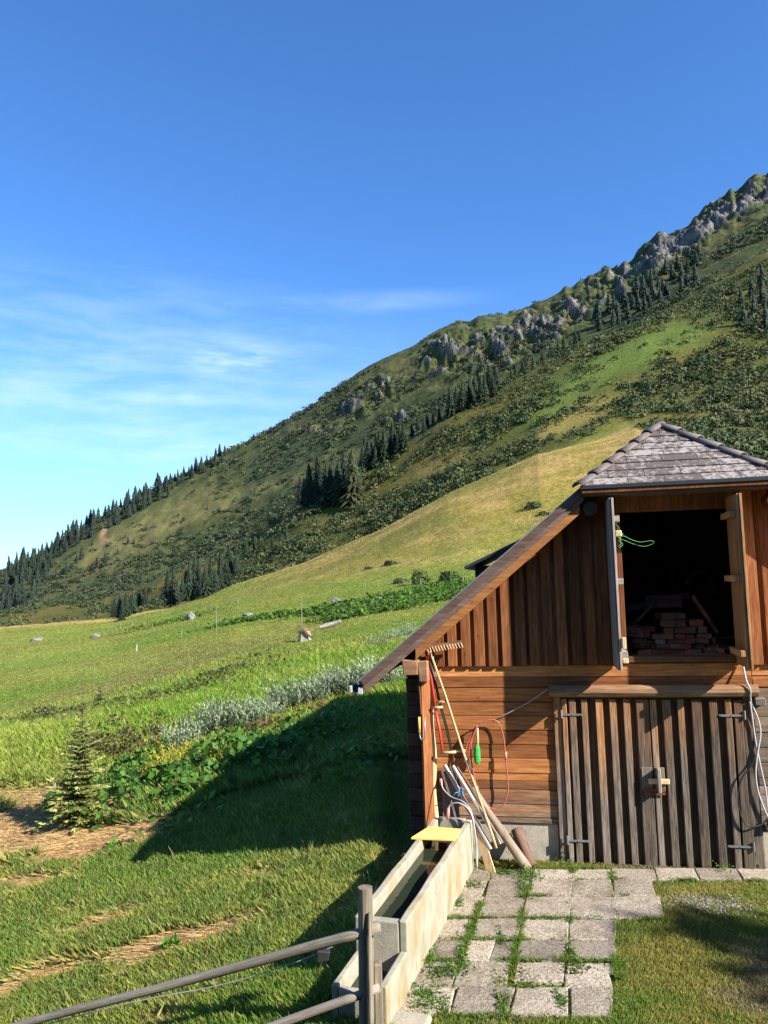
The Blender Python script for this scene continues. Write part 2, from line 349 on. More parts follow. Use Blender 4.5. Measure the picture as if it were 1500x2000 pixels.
    col = col * (1 + .12 * sstep(14, 19, D) * sstep(262, 235, D))[..., None]
    PXc, PYc = sv
    return col, hay
COL, HAY = albedo(XX, YY, ZZ, DD, PXc, PYc)
COL = lerp(COL, lerp(np.zeros_like(COL) + np.array([.045, .046, .048]), np.array([.165, .155, .138]), sstep(.3, .75, fbm(XX / 3, ZZ / 6, 3, 95))), rockm)

def mat(name):
    mt = bpy.data.materials.new(name); mt.use_nodes = True; return mt, G(mt.node_tree)
def finish(g, bsdf): g.n('OutputMaterial', Surface=bsdf.outputs[0])
def mat_ground():
    mt, g = mat('ground'); a = g.n('Attribute', {'attribute_name': 'tint'}).outputs[0]
    pos = g.n('NewGeometry').outputs[0]
    n1 = g.noise(pos, 9., 6, .7); n2 = g.noise(pos, .7, 6, .7); n3 = g.noise(pos, 60., 3, .7)
    v = g.math('MULTIPLY', g.rng(n1, .25, .75, .55, 1.45, 'LINEAR'), g.rng(n2, .25, .75, .55, 1.45, 'LINEAR'))
    v = g.math('MULTIPLY', v, g.rng(n3, .25, .75, .6, 1.4, 'LINEAR'))
    c = g.mix(1., a, g.n('CombineColor', Red=v, Green=v, Blue=v).outputs[0], 'MULTIPLY')
    b1 = g.n('Bump', Strength=.6, Distance=.06, Height=n1); b2 = g.n('Bump', Strength=.7, Distance=.8, Height=n2, Normal=b1)
    finish(g, g.n('BsdfPrincipled', Base_Color=c, Roughness=.95, Specular_IOR_Level=.1, Normal=b2.outputs[0])); return mt
nR, nA = ZZ.shape
idx = np.arange(nR * nA).reshape(nR, nA)
quads = np.stack([idx[:-1, :-1], idx[:-1, 1:], idx[1:, 1:], idx[1:, :-1]], -1).reshape(-1, 4)
terr = npmesh('hillside', np.stack([XX, YY, ZZ], -1).reshape(-1, 3), quads, mat_ground(), COL.reshape(-1, 3), smooth=True)
tag(terr, kind='structure')
# yard ground behind the viewer
yb = MB(); yb.add([(-1500, 0, -1.6), (-1500, -1500, -1.6), (1500, -1500, -1.6), (1500, 0, -1.6)], [(0, 1, 2, 3)])
mt, g = mat('meadow_ground'); finish(g, g.n('BsdfPrincipled', Base_Color=(.08, .11, .02), Roughness=.95))
tag(yb.build('ground', mt), kind='structure')

# ---------------------------------------------------------------- materials
def mat_wood(name, cols, axis='Z', grey=None, rough=.8, stretch=.09, scale=11., knots=.5, bump=.5, gloss=.25):
    """cols: dark, mid, light ; grey: (axis value low, high, colour, amount) silvery weathering from the ground up"""
    mt, g = mat(name); oc = g.n('TexCoord').outputs['Object']; r = g.n('Attribute', {'attribute_name': 'rnd'}).outputs[2]
    off = g.n('CombineXYZ', X=g.math('MULTIPLY', r, 31.7), Y=g.math('MULTIPLY', r, 17.3), Z=g.math('MULTIPLY', r, 53.1)).outputs[0]
    p = g.n('VectorMath', {'operation': 'ADD'}, _0=oc, _1=off).outputs[0]
    s = [1., 1., 1.]; s['XYZ'.index(axis)] = stretch
    v = g.mapv(p, tuple(s))
    wob = g.n('VectorMath', {'operation': 'MULTIPLY_ADD'}, _0=g.n('TexNoise', Vector=g.mapv(p, tuple(1.6 * q for q in s)), Scale=2.).outputs[1], _1=(.10, .10, .10), _2=v).outputs[0]
    grain = g.noise(wob, scale * 3.4, 5, .65); broad = g.noise(v, scale * .55, 4, .6)
    c = g.ramp(g.math('ADD', g.math('MULTIPLY', grain, .6), g.math('MULTIPLY', broad, .4)), [(.30, cols[0]), (.50, cols[1]), (.70, cols[2])])
    ks = [1.6, 1.6, 1.6]; ks['XYZ'.index(axis)] = .8
    vo = g.n('TexVoronoi', Vector=g.mapv(p, tuple(ks)), Scale=4.2); kn = g.rng(vo.outputs['Distance'], .03, .13, 1., 0.)
    c = g.mix(g.math('MULTIPLY', kn, knots), c, tuple(q * .35 for q in cols[0]))
    if grey:
        lo, hi, gc, am, gax = grey
        z = g.n('SeparateXYZ', Vector=oc).outputs['XYZ'.index(gax)]
        zz = g.math('ADD', z, g.math('MULTIPLY', g.math('SUBTRACT', g.noise(v, 7., 5, .7), .5), 1.5 * abs(hi - lo)))
        zz = g.math('ADD', zz, g.math('MULTIPLY', g.math('SUBTRACT', r, .5), .5 * abs(hi - lo)))
        gm = g.math('MULTIPLY', g.rng(zz, lo, hi, 1., 0.), am)
        gcol = g.ramp(grain, [(.32, tuple(q * .33 for q in gc)), (.5, gc), (.68, tuple(q * 1.55 for q in gc))])
        c = g.mix(gm, c, gcol)
    br = g.rng(r, 0, 1, .52, 1.36, 'LINEAR')
    c = g.mix(1., c, g.n('CombineColor', Red=br, Green=g.math('POWER', br, 1.12), Blue=g.math('POWER', br, 1.2)).outputs[0], 'MULTIPLY')
    b = g.n('Bump', Strength=bump, Distance=.006, Height=grain)
    b = g.n('Bump', Strength=bump, Distance=.01, Height=broad, Normal=b)
    finish(g, g.n('BsdfPrincipled', Base_Color=c, Roughness=rough, Specular_IOR_Level=gloss, Normal=b.outputs[0])); return mt
O1, O2, O3 = (.13, .042, .013), (.37, .142, .043), (.58, .275, .10)
W_LOG = mat_wood('log_wood', (O1, O2, O3), 'X', (.40, .95, (.17, .135, .10), .95, 'Z'))
W_LOGR = mat_wood('worn_log_wood', ((.09, .055, .035), (.17, .115, .075), (.27, .19, .13)), 'X', (.4, 2.6, (.17, .145, .12), .8, 'Z'))
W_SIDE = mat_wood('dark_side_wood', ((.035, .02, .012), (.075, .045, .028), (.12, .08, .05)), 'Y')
W_BOARD = mat_wood('board_wood', ((.060, .020, .008), (.20, .070, .023), (.36, .150, .052)), 'Z')
W_DOOR = mat_wood('door_wood', ((.11, .045, .016), (.30, .135, .048), (.44, .24, .10)), 'Z', (.8, 2.1, (.150, .128, .104), .95, 'Z'), knots=.8, scale=13, bump=.8)
W_DOORBACK = mat_wood('door_inner_wood', ((.042, .022, .012), (.090, .050, .028), (.135, .080, .046)), 'Z', (.1, 1.6, (.05, .043, .035), .95, 'Z'))
W_GREY = mat_wood('grey_wood', ((.10, .085, .07), (.22, .19, .16), (.36, .32, .28)), 'X', knots=.4)
W_GREYZ = mat_wood('grey_upright_wood', ((.09, .075, .05), (.20, .17, .125), (.32, .28, .22)), 'Z', knots=.4)
W_FASCIA = mat_wood('brown_fascia_wood', ((.06, .035, .026), (.12, .078, .060), (.20, .14, .115)), 'X')
W_ORANGE = mat_wood('orange_verge_wood', ((.20, .075, .022), (.36, .15, .048), (.50, .24, .09)), 'X')
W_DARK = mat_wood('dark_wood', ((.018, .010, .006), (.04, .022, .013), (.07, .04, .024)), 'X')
W_BEAM = mat_wood('lintel_wood', ((.09, .045, .022), (.22, .12, .06), (.34, .22, .13)), 'X', (1.97, 2.07, (.28, .24, .20), -.0, 'Z'))
W_PALE = mat_wood('pale_wood', ((.30, .20, .10), (.46, .32, .17), (.58, .43, .25)), 'Z', knots=.2, scale=16)
W_YELLOW = mat_wood('yellow_board_wood', ((.62, .36, .07), (.76, .48, .12), (.82, .58, .20)), 'X', knots=.25, scale=7)
W_BARK = mat_wood('bark_wood', ((.05, .03, .022), (.15, .09, .065), (.26, .17, .12)), 'X', scale=18, bump=1.)
W_POLE = mat_wood('weathered_pole_wood', ((.12, .095, .065), (.25, .20, .145), (.37, .31, .23)), 'X', scale=20, knots=.3)
W_TRIM = mat_wood('shutter_edge_wood', ((.15, .115, .09), (.28, .23, .195), (.40, .345, .30)), 'Z', scale=18)
W_TRIM2 = mat_wood('orange_shutter_wood', ((.14, .06, .022), (.32, .16, .065), (.48, .28, .13)), 'Z', scale=18)
def mat_simple(name, col, rough=.6, metal=0., spec=.4, var=.25, scale=14., bump=.0):
    mt, g = mat(name); oc = g.n('TexCoord').outputs['Object']; n = g.noise(oc, scale, 5, .65)
    c = g.mix(n, tuple(q * (1 - var) for q in col), tuple(min(1, q * (1 + var)) for q in col))
    kw = {}
    if bump: kw['Normal'] = g.n('Bump', Strength=bump, Distance=.01, Height=n).outputs[0]
    finish(g, g.n('BsdfPrincipled', Base_Color=c, Roughness=rough, Metallic=metal, Specular_IOR_Level=spec, **kw)); return mt
M_IRON = mat_simple('galvanised_iron', (.32, .33, .34), .5, .8)
M_RUST = mat_simple('rusty_iron', (.17, .07, .03), .8, .3)
M_GUTTER = mat_simple('dark_gutter_metal', (.045, .05, .06), .45, .5)
M_RED = mat_simple('red_paint', (.52, .045, .03), .45)
M_BLACK = mat_simple('black_rubber', (.02, .02, .022), .5)
M_GREENP = mat_simple('dark_green_paint', (.035, .055, .03), .5)
M_HOSE = mat_simple('red_hose_rubber', (.36, .09, .07), .45)
M_WHITEP = mat_simple('white_plastic', (.42, .41, .41), .4, var=.08)
M_PINK = mat_simple('pink_plastic', (.70, .22, .16), .4)
M_BRISTLE = mat_simple('green_bristle', (.03, .30, .05), .8)
M_ALU = mat_simple('pale_grey_pole', (.38, .355, .33), .5, .2)
M_TWINE = mat_simple('green_twine', (.10, .34, .10), .7)
M_BLUE = mat_simple('blue_twine', (.12, .30, .50), .7)
M_CLOTH = mat_simple('blue_sheet', (.16, .19, .33), .6)
def mat_concrete(name, base, stain=(.42, .27, .07), amt=.5, low=.0, high=.5):
    mt, g = mat(name); oc = g.n('TexCoord').outputs['Object']
    n = g.noise(oc, 5., 8, .7); f = g.noise(oc, 90., 3, .7)
    c = g.ramp(n, [(.3, tuple(q * .68 for q in base)), (.55, base), (.75, tuple(min(1, q * 1.2) for q in base))])
    z = g.n('SeparateXYZ', Vector=oc).outputs[2]
    sm = g.math('MULTIPLY', g.rng(g.noise(g.mapv(oc, (3.2, 3.2, 1.1)), 1., 6, .65), .46, .66), g.rng(z, low, high, 1., .5))
    c = g.mix(g.math('MULTIPLY', sm, amt), c, stain)
    ms = g.math('MULTIPLY', g.rng(g.noise(oc, 3.4, 6, .7), .55, .7), .35); c = g.mix(ms, c, tuple(q * .4 for q in base))
    c = g.mix(g.rng(f, .35, .65, .22, 0.), c, tuple(q * .3 for q in base))
    b = g.n('Bump', Strength=.6, Distance=.006, Height=f); b = g.n('Bump', Strength=.5, Distance=.02, Height=n, Normal=b)
    finish(g, g.n('BsdfPrincipled', Base_Color=c, Roughness=.9, Specular_IOR_Level=.2, Normal=b.outputs[0])); return mt
M_CONC = mat_concrete('trough_concrete', (.37, .345, .265), (.27, .19, .055), .95)
M_PLINTH = mat_concrete('plinth_concrete', (.42, .38, .31), (.3, .26, .2), .25)
def mat_paver():
    mt, g = mat('exposed_aggregate'); oc = g.n('TexCoord').outputs['Object']; r = g.n('Attribute', {'attribute_name': 'rnd'}).outputs[2]
    v = g.n('TexVoronoi', Vector=oc, Scale=85.); p = g.n('SeparateColor', Color=v.outputs['Color']).outputs[0]
    c = g.ramp(p, [(0., (.15, .125, .095)), (.35, (.255, .217, .168)), (.65, (.325, .28, .22)), (1., (.42, .37, .30))])
    n = g.noise(oc, 3.2, 7, .7); c = g.mix(g.rng(n, .46, .66, 0., .65), c, (.15, .115, .08)); n3 = g.noise(oc, 11., 5, .7); c = g.mix(g.rng(n3, .56, .72, 0., .5), c, (.09, .085, .05))
    br = g.rng(r, 0, 1, .66, 1.25, 'LINEAR'); c = g.mix(1., c, g.n('CombineColor', Red=br, Green=br, Blue=br).outputs[0], 'MULTIPLY')
    b = g.n('Bump', Strength=.7, Distance=.004, Height=v.outputs['Distance']); b = g.n('Bump', Strength=.4, Distance=.015, Height=n, Normal=b)
    finish(g, g.n('BsdfPrincipled', Base_Color=c, Roughness=.9, Specular_IOR_Level=.2, Normal=b.outputs[0])); return mt
M_PAVER = mat_paver()
def mat_shingle():
    mt, g = mat('lichen_shingle'); oc = g.n('TexCoord').outputs['Object']; r = g.n('Attribute', {'attribute_name': 'rnd'}).outputs[2]
    n = g.noise(oc, 16., 7, .72); n2 = g.noise(oc, 2.5, 3)
    c = g.mix(g.noise(oc, 40, 3), (.058, .045, .040), (.125, .098, .088))
    li = g.rng(g.math('ADD', n, g.math('ADD', g.math('MULTIPLY', g.math('SUBTRACT', r, .5), .16), g.math('MULTIPLY', g.math('SUBTRACT', n2, .5), .3))), .47, .62)
    c = g.mix(g.math('MULTIPLY', li, .75), c, (.35, .315, .29))
    b = g.n('Bump', Strength=.5, Distance=.004, Height=n)
    finish(g, g.n('BsdfPrincipled', Base_Color=c, Roughness=.7, Specular_IOR_Level=.35, Normal=b.outputs[0])); return mt
M_SHINGLE = mat_shingle()
M_RIDGE = mat_simple('ridge_tile_grey', (.13, .105, .10), .65, var=.5, scale=20., bump=.3)
M_SHEET = mat_simple('roof_sheet_edge', (.16, .17, .19), .55, .1)
def mat_leaf(name, transl=.35, tint=None, rough=.6, var=True):
    mt, g = mat(name)
    c = g.n('Attribute', {'attribute_name': 'tint'}).outputs[0] if tint is None else g.n('RGB').outputs[0]
    if tint is not None: c.default_value = (*tint, 1)
    oi = g.n('ObjectInfo').outputs['Random']; br = g.rng(oi, 0, 1, .75, 1.25, 'LINEAR')
    if var: c = g.mix(1., c, g.n('CombineColor', Red=br, Green=br, Blue=br).outputs[0], 'MULTIPLY')
    d = g.n('BsdfPrincipled', Base_Color=c, Roughness=rough, Specular_IOR_Level=.25); t = g.n('BsdfTranslucent', Color=c)
    mx = g.n('MixShader', _0=transl, _1=d.outputs[0], _2=t.outputs[0]); finish(g, mx); return mt
M_GRASS = mat_leaf('grass_blades', .45, var=False)
M_LEAF = mat_leaf('leaves', .38)
M_NEEDLE = mat_leaf('needles', .12, rough=.7)
M_TRUNK = mat_simple('spruce_bark', (.11, .075, .05), .9, var=.5, bump=.6)
def mat_rock():
    mt, g = mat('grey_rock'); oc = g.n('TexCoord').outputs['Object']; n = g.noise(oc, 3., 8, .7)
    c = g.ramp(n, [(.3, (.06, .058, .055)), (.5, (.16, .155, .14)), (.72, (.27, .26, .235))])
    b = g.n('Bump', Strength=.8, Distance=.08, Height=n)
    finish(g, g.n('BsdfPrincipled', Base_Color=c, Roughness=.9, Normal=b.outputs[0])); return mt
M_ROCK = mat_rock()

# ---------------------------------------------------------------- barn (local x = along facade, y = into the barn, z up)
BO = Vector((1.976, 9.314, 0.)); BM = Matrix.Translation(BO) @ Matrix.Rotation(YAW_F, 4, 'Z')
barn = empty('barn', 'brown timber barn with hipped roof end, open loft hatch and closed plank doors', 'barn', BO, YAW_F)
UC, SLP = 1.50, .8135
def zs(u): return 2.13 + SLP * ((u if u <= UC else 2 * UC - u) + 2.33)
UR = 2 * UC + 2.33       # right eave
DEP = 6.6
# log wall
mb = MB(); mbr = MB()
rows = [.425, .49, .64, .81, .91, 1.0, 1.17, 1.335, 1.50, 1.67, 1.83, 2.0, 2.13, 2.285]
for z0, z1 in zip(rows[:-1], rows[1:]):
    d = random.uniform(-.006, .006); ue = -.03 if z0 < 1.95 else 2.19
    mb.box(-1.60, ue, -.012 + d, .13, z0 + .003, z1 - .003, j=.0035)
    if z0 < 1.95: mbr.box(2.19, UR - .55, -.008 + d, .13, z0 + .003, z1 - .003, j=.0035)
    else: mb.box(2.195, UR - .55, -.010 + d, .13, z0 + .003, z1 - .003, j=.0035)
lw = mb.build('log_wall', W_LOG, barn, bevel=.006)
mbr.build('log_wall', W_LOGR, barn, bevel=.006)
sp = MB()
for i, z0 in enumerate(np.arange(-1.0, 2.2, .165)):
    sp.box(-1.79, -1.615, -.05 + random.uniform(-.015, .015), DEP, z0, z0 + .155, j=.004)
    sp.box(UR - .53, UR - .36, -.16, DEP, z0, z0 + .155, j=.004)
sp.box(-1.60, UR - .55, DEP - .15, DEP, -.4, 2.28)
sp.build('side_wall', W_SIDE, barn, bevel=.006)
for a_, b_ in ((-1.60, -.035), (2.19, UR - .55)):
    pl = MB(); pl.box(a_, b_, .004, .30, -.5, .42); pl.build('plinth', M_PLINTH, barn, bevel=.01)
# corner slab: live-edged plank set out from the wall, beam ends above
cs = MB(); N_ = 14
for k in range(N_):
    za = .30 + (2.17 - .30) * k / N_; zb = .30 + (2.17 - .30) * (k + 1) / N_
    w0 = .006 * math.sin(k * 1.1); w1 = .006 * math.sin((k + 1) * 1.1)
    cs.hexa([(-1.565, -.27, za), (-1.475 + w0, -.15 - w0, za), (-1.50 + w0, -.12 - w0, za), (-1.59, -.24, za), (-1.565, -.27, zb), (-1.475 + w1, -.15 - w1, zb), (-1.50 + w1, -.12 - w1, zb), (-1.59, -.24, zb)], .8)
slab = cs.build('corner_plank', W_BOARD, barn)
be = MB()
for k in range(N_):
    za = .22 + (2.15 - .22) * k / N_; zb = .22 + (2.15 - .22) * (k + 1) / N_
    w0 = .006 * math.sin(k * 1.1); w1 = .006 * math.sin((k + 1) * 1.1)
    be.hexa([(-1.472 + w0, -.152 - w0, za), (-1.437 + w0 * 2, -.13, za), (-1.442 + w0 * 2, -.10, za), (-1.497 + w0, -.118, za), (-1.472 + w1, -.152 - w1, zb), (-1.437 + w1 * 2, -.13, zb), (-1.442 + w1 * 2, -.10, zb), (-1.497 + w1, -.118, zb)], .9)
be.build('bark_edge', W_PALE, slab)
pe = MB(); pe.box(-1.78, -1.60, -.33, .1, 2.20, 2.37, .6, .012); pe.box(-1.59, -1.475, -.30, .1, 2.11, 2.35, .8, .012); pe.build('beam_end', W_BEAM, barn, bevel=.012)
# gable boards
gb = MB()
OL, OR, OB, OT = .80, 2.12, 2.36, 4.06
def gboard(u0, u1, w0, w1, r=None):
    def put(z0, za, zb): gb.hexa([(u0, w0, z0), (u1, w0, z0), (u1, w1, z0), (u0, w1, z0), (u0, w0, za), (u1, w0, zb), (u1, w1, zb), (u0, w1, za)], r)
    ta, tb = min(zs(u0) - .13, 4.27), min(zs(u1) - .13, 4.27)
    if u1 <= OL or u0 >= OR: put(2.262 + random.uniform(-.004, .004), ta, tb)
    else: put(4.245, ta, tb)
u = -1.66
while u < UR - .6:
    u2 = u + .165
    if not (u < OL < u2 or u < OR < u2): gboard(u + .002, u2 - .002, -.028, -.002, random.random() * .6)
    elif u < OL: gboard(u + .002, OL, -.028, -.002)
    else: gboard(OR, u2 - .002, -.028, -.002)
    u = u2
u = -1.60
while u < UR - .6:
    a, b = u + .01, u + .125 + random.uniform(-.006, .006)
    if b < OL - .02 or a > OR + .02: gboard(a, b, -.062, -.0285, .2 + random.random() * .8)
    u += .165
gb.build('gable_boards', W_BOARD, barn, bevel=.004)
# loft hatch frame, sill, inside
hf = MB(); hf.box(OL - .0, OL + .05, -.03, .12, OB, OT); hf.box(OR - .05, OR, -.03, .12, OB, OT); hf.box(OL, OR, -.034, .12, OT, 4.243)
hf.build('hatch_frame', W_BOARD, barn, bevel=.005)
hs = MB(); hs.box(OL - .02, OR + .0, -.05, .25, 2.29, 2.362); hs.build('hatch_sill', W_BEAM, barn, bevel=.01)
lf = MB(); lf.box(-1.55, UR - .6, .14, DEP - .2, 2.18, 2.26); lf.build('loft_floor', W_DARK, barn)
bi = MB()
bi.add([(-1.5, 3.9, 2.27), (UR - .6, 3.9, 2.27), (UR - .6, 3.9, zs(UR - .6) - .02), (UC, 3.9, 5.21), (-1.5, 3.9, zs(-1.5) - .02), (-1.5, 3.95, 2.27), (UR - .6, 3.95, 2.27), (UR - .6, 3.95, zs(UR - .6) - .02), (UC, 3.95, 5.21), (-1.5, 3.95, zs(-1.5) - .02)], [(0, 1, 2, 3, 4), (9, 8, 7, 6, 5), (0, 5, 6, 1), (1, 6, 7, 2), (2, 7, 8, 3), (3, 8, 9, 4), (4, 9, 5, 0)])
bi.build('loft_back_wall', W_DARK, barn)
# door frame, lintel
for a_, b_, r_ in ((-.028, .06, .7), (2.065, 2.185, .3)):
    df = MB(); df.box(a_, b_, -.055, .06, -.02, 1.895, r_, .003); df.build('door_post', W_DOOR, barn, bevel=.006)
li = MB(); li.tube([(-.075, -.075, 1.968), (.6, -.08, 1.972), (1.3, -.085, 1.968), (2.0, -.08, 1.974), (2.23, -.075, 1.975)], [.070, .072, .070, .071, .068], 10, .6, wob=.05); li.build('lintel', W_BEAM, barn, bevel=.006)
bx = MB(); bx.box(2.19, 2.30, -.12, -.012, 1.82, 1.90, .3, .01); bx.build('lintel_block', W_GREY, barn, bevel=.008)
def leaf_door(u0, u1, skip):
    p = MB(); n = 6; w = (u1 - u0) / n
    for k in range(n): p.box(u0 + k * w + .002, u0 + (k + 1) * w - .002, -.035, -.01, .03, 1.885)
    d = p.build('door', W_DOORBACK, barn)
    return d
dl = leaf_door(.065, 1.05, 0); dr = leaf_door(1.06, 2.06, 1)
def battens(d, edges):
    for a, b in edges:
        q = MB(); t = random.uniform(.040, .052); zb = .015 + random.uniform(-.012, .012)
        N2 = 6; ph = random.random() * 6
        q.box(a, b, -.035 - t, -.0352, zb, 1.875 + random.uniform(-.01, .006), j=.004); q.build('batten', W_DOOR, d, bevel=.006)
battens(dl, [(.068, .125), (.150, .225), (.292, .362), (.452, .535), (.612, .688), (.765, .842), (.905, 1.048)])
battens(dr, [(1.062, 1.13), (1.200, 1.285), (1.362, 1.43), (1.515, 1.62), (1.70, 1.79), (1.872, 1.94), (1.965, 2.055)])
def hinge(d, u0, u1, z, flip):
    h = MB(); h.box(u0, u1, -.0935, -.0885, z - .012, z + .012, .7); e = u0 if not flip else u1
    h.tube([(e, -.098, z - .04), (e, -.098, z + .055)], .012, 8, .6)
    for x in np.linspace(u0 + .02, u1 - .02, 3): h.tube([(x, -.093, z), (x, -.100, z)], .007, 6, .9)
    h.build('hinge', M_IRON, d)
hinge(dl, .06, .30, 1.70, False); hinge(dl, .06, .30, .27, False); hinge(dr, 1.80, 2.07, 1.70, True); hinge(dr, 1.80, 2.07, .27, True)
lt = MB(); lt.box(.925, 1.045, -.104, -.088, .86, 1.115, .4, .002); lt.box(1.066, 1.175, -.104, -.088, .86, 1.115, .5, .002); lat = lt.build('latch', W_GREYZ, dl, bevel=.004)
l2 = MB(); l2.box(.99, 1.22, -.140, -.115, .935, .998, .95, .003); l2.build('bolt', W_PALE, lat, bevel=.012)
l3 = MB(); l3.box(1.085, 1.122, -.195, -.095, .855, 1.12, .9, .003); l3.build('keeper', W_GREYZ, lat, bevel=.008)
l4 = MB(); l4.box(.93, 1.17, -.112, -.105, .845, .885, .5); l4.tube([(.95, -.105, .90), (.945, -.115, .86), (.95, -.105, .82)], .006, 6); l4.tube([(.985, -.105, .89), (.99, -.115, .85), (.985, -.105, .81)], .006, 6); l4.box(.94, 1.17, -.112, -.105, .815, .835); l4.build('hasp', M_RUST, lat)
# shutters
def shutter(u, th, z0, z1, w, inner, m1, tilt):
    s = MB(); s.box(u, u + th * .48, -w, -.04, z0, z1, .4, .002); s.box(u + th * .52, u + th, -w - .012, -.04, z0 - .01, z1, .8, .002); o = s.build('shutter', m1, barn, bevel=.003)
    for zc, wc in ((z0 + 1.68, .50), (z0 + .97, .52), (z0 + .16, .55)):
        c = MB(); a = u + th if inner > 0 else u; c.box(min(a, a + inner * .07), max(a, a + inner * .07), -wc, -.06, zc - .035, zc + .035, .8, .003); c.build('cross_batten', W_GREY if inner > 0 else W_TRIM2, o, bevel=.006)
    return o
s1 = shutter(.68, .05, 2.27, 4.18, .60, 1, W_TRIM, 0)
s2 = shutter(2.035, .05, 2.27, 4.17, .56, -1, W_TRIM2, 0)
for q_ in ((.732, .80, -.615, -.56, 3.74, 3.81), (.735, .78, -.63, -.585, 2.50, 2.63), (.735, .80, -.61, -.55, 2.345, 2.40)):
    k = MB(); k.box(*q_, .9, .004); k.build('turn_button', W_PALE, s1, bevel=.01)
# roof: two long slopes with the hipped front cut in
HE, HW, AW = .405, -.46, .80          # hip corner, hip eave, apex depth
def slope(sign):
    m_ = lambda x: x if sign > 0 else 2 * UC - x
    P = [(m_(-2.33), -.35), (m_(HE), -.35), (UC, AW), (UC, DEP + .3), (m_(-2.33), DEP + .3)]
    top = [(x, y, zs(x)) for x, y in P]; bot = [(x, y, zs(x) - .05) for x, y in P]; b = MB(); n = len(P)
    b.add(top + bot, [tuple(range(n)), tuple(range(2 * n - 1, n - 1, -1))] + [(i, (i + 1) % n, n + (i + 1) % n, n + i) for i in range(n)])
    return b
roof = slope(1).build('roof', M_SHEET, barn)
slope(-1).build('roof_slope', M_SHEET, roof)
def verge(sign):
    m_ = lambda x: x if sign > 0 else 2 * UC - x
    ua, ub = -2.30, HE + .02
    f = MB(); f.hexa([(m_(ua + .07), -.345, zs(ua) - .155), (m_(ub), -.345, zs(ub) - .185), (m_(ub), -.3185, zs(ub) - .185), (m_(ua + .07), -.3185, zs(ua) - .155), (m_(ua), -.345, zs(ua) - .052), (m_(ub), -.345, zs(ub) - .052), (m_(ub), -.3185, zs(ub) - .052), (m_(ua), -.3185, zs(ua) - .052)])
    f2 = MB(); f2.hexa([(m_(ua + .05), -.362, zs(ua) - .085), (m_(ub), -.362, zs(ub) - .12), (m_(ub), -.346, zs(ub) - .12), (m_(ua + .05), -.346, zs(ua) - .085), (m_(ua), -.362, zs(ua) - .02), (m_(ub), -.362, zs(ub) - .02), (m_(ub), -.346, zs(ub) - .02), (m_(ua), -.346, zs(ua) - .02)])
    f.v += []; o = f.build('verge_board', W_FASCIA, barn, bevel=.005); f2.build('verge_trim', W_FASCIA, o, bevel=.004)
    ua = -1.62; q = MB(); q.hexa([(m_(ua), -.318, zs(ua) - .335), (m_(ub - .05), -.318, zs(ub) - .335), (m_(ub - .05), -.24, zs(ub) - .335), (m_(ua), -.24, zs(ua) - .335), (m_(ua), -.318, zs(ua) - .165), (m_(ub - .05), -.318, zs(ub) - .20), (m_(ub - .05), -.24, zs(ub) - .20), (m_(ua), -.24, zs(ua) - .165)])
    q.build('verge_rafter', W_ORANGE, barn, bevel=.005)
verge(1); verge(-1)
# rafters and battens under the overhang, gutter end
ur = MB()
for w in (.0, .9, 1.9, 2.9, 3.9, 4.9, 5.9):
    ur.hexa([(-2.2, w, zs(-2.2) - .17), (-1.3, w, zs(-1.3) - .17), (-1.3, w + .1, zs(-1.3) - .17), (-2.2, w + .1, zs(-2.2) - .17), (-2.2, w, zs(-2.2) - .06), (-1.3, w, zs(-1.3) - .06), (-1.3, w + .1, zs(-1.3) - .06), (-2.2, w + .1, zs(-2.2) - .06)])
ur.box(-1.80, -1.62, -.2, DEP, 2.27, 2.42)
ur.build('rafters', W_DARK, barn)
gu = MB(); prof = [(-.06 * math.cos(a) - 2.37, 2.06 - .075 * math.sin(a)) for a in np.linspace(0, math.pi, 9)]
vs = [(x, -.33, z) for x, z in prof] + [(x, DEP + .2, z) for x, z in prof]; n = len(prof)
gu.add(vs, [(i, i + 1, n + i + 1, n + i) for i in range(n - 1)]); gut = gu.build('gutter', M_GUTTER, barn, smooth=True)
so_ = gut.modifiers.new('thickness', 'SOLIDIFY'); so_.thickness = .004
for q_ in ((-2.44, -2.405, -.335, -.28, 1.985, 2.07), (-2.33, -2.27, -.34, -.30, 1.97, 2.05)):
    gc = MB(); gc.box(*q_, .9, .004); gc.build('gutter_bracket', M_WHITEP, gut, bevel=.006)
# hip shingles
hipm = MB(); NR = 9
zA, zE = 5.225, 4.335
for i in range(NR + 1):
    t0 = i / NR; t1 = min((i + 1.12) / NR, 1.0)
    if i == NR: break
    def edge(t): return (HE + (UC - HE) * t, 2 * UC - HE - (UC - HE) * t, HW + (AW - HW) * t, zE + (zA - zE) * t)
    a0, b0, y0, z0 = edge(t0); a1, b1, y1, z1 = edge(t1); L = .40
    x = a0 - L + (L * .5 if i % 2 else .12)
    while x < b0:
        xa, xb = max(x + .003, a0), min(x + L - .003, b0)
        xa1, xb1 = max(x + .003, a1), min(x + L - .003, b1)
        if xb - xa > .02:
            if xb1 <= xa1: xm = min(max((xa1 + xb1) / 2, a1), b1); xa1, xb1 = xm - .004, xm + .004
            h0 = .020 + random.uniform(-.002, .003); nz, ny = h0 * .81, -h0 * .58
            hipm.hexa([(xa, y0, z0 + .001), (xb, y0, z0 + .001), (xb1, y1, z1), (xa1, y1, z1), (xa, y0 + ny, z0 + nz), (xb, y0 + ny, z0 + nz), (xb1, y1 + ny * .35, z1 + nz * .35), (xa1, y1 + ny * .35, z1 + nz * .35)])
        x += L
hip = hipm.build('roof_hip', M_SHINGLE, barn)
hb = MB(); p = [(HE - .01, HW + .01, zE - .035), (2 * UC - HE + .01, HW + .01, zE - .035), (UC, AW, zA - .03)]; q = [(a, b, c - .03) for a, b, c in p]
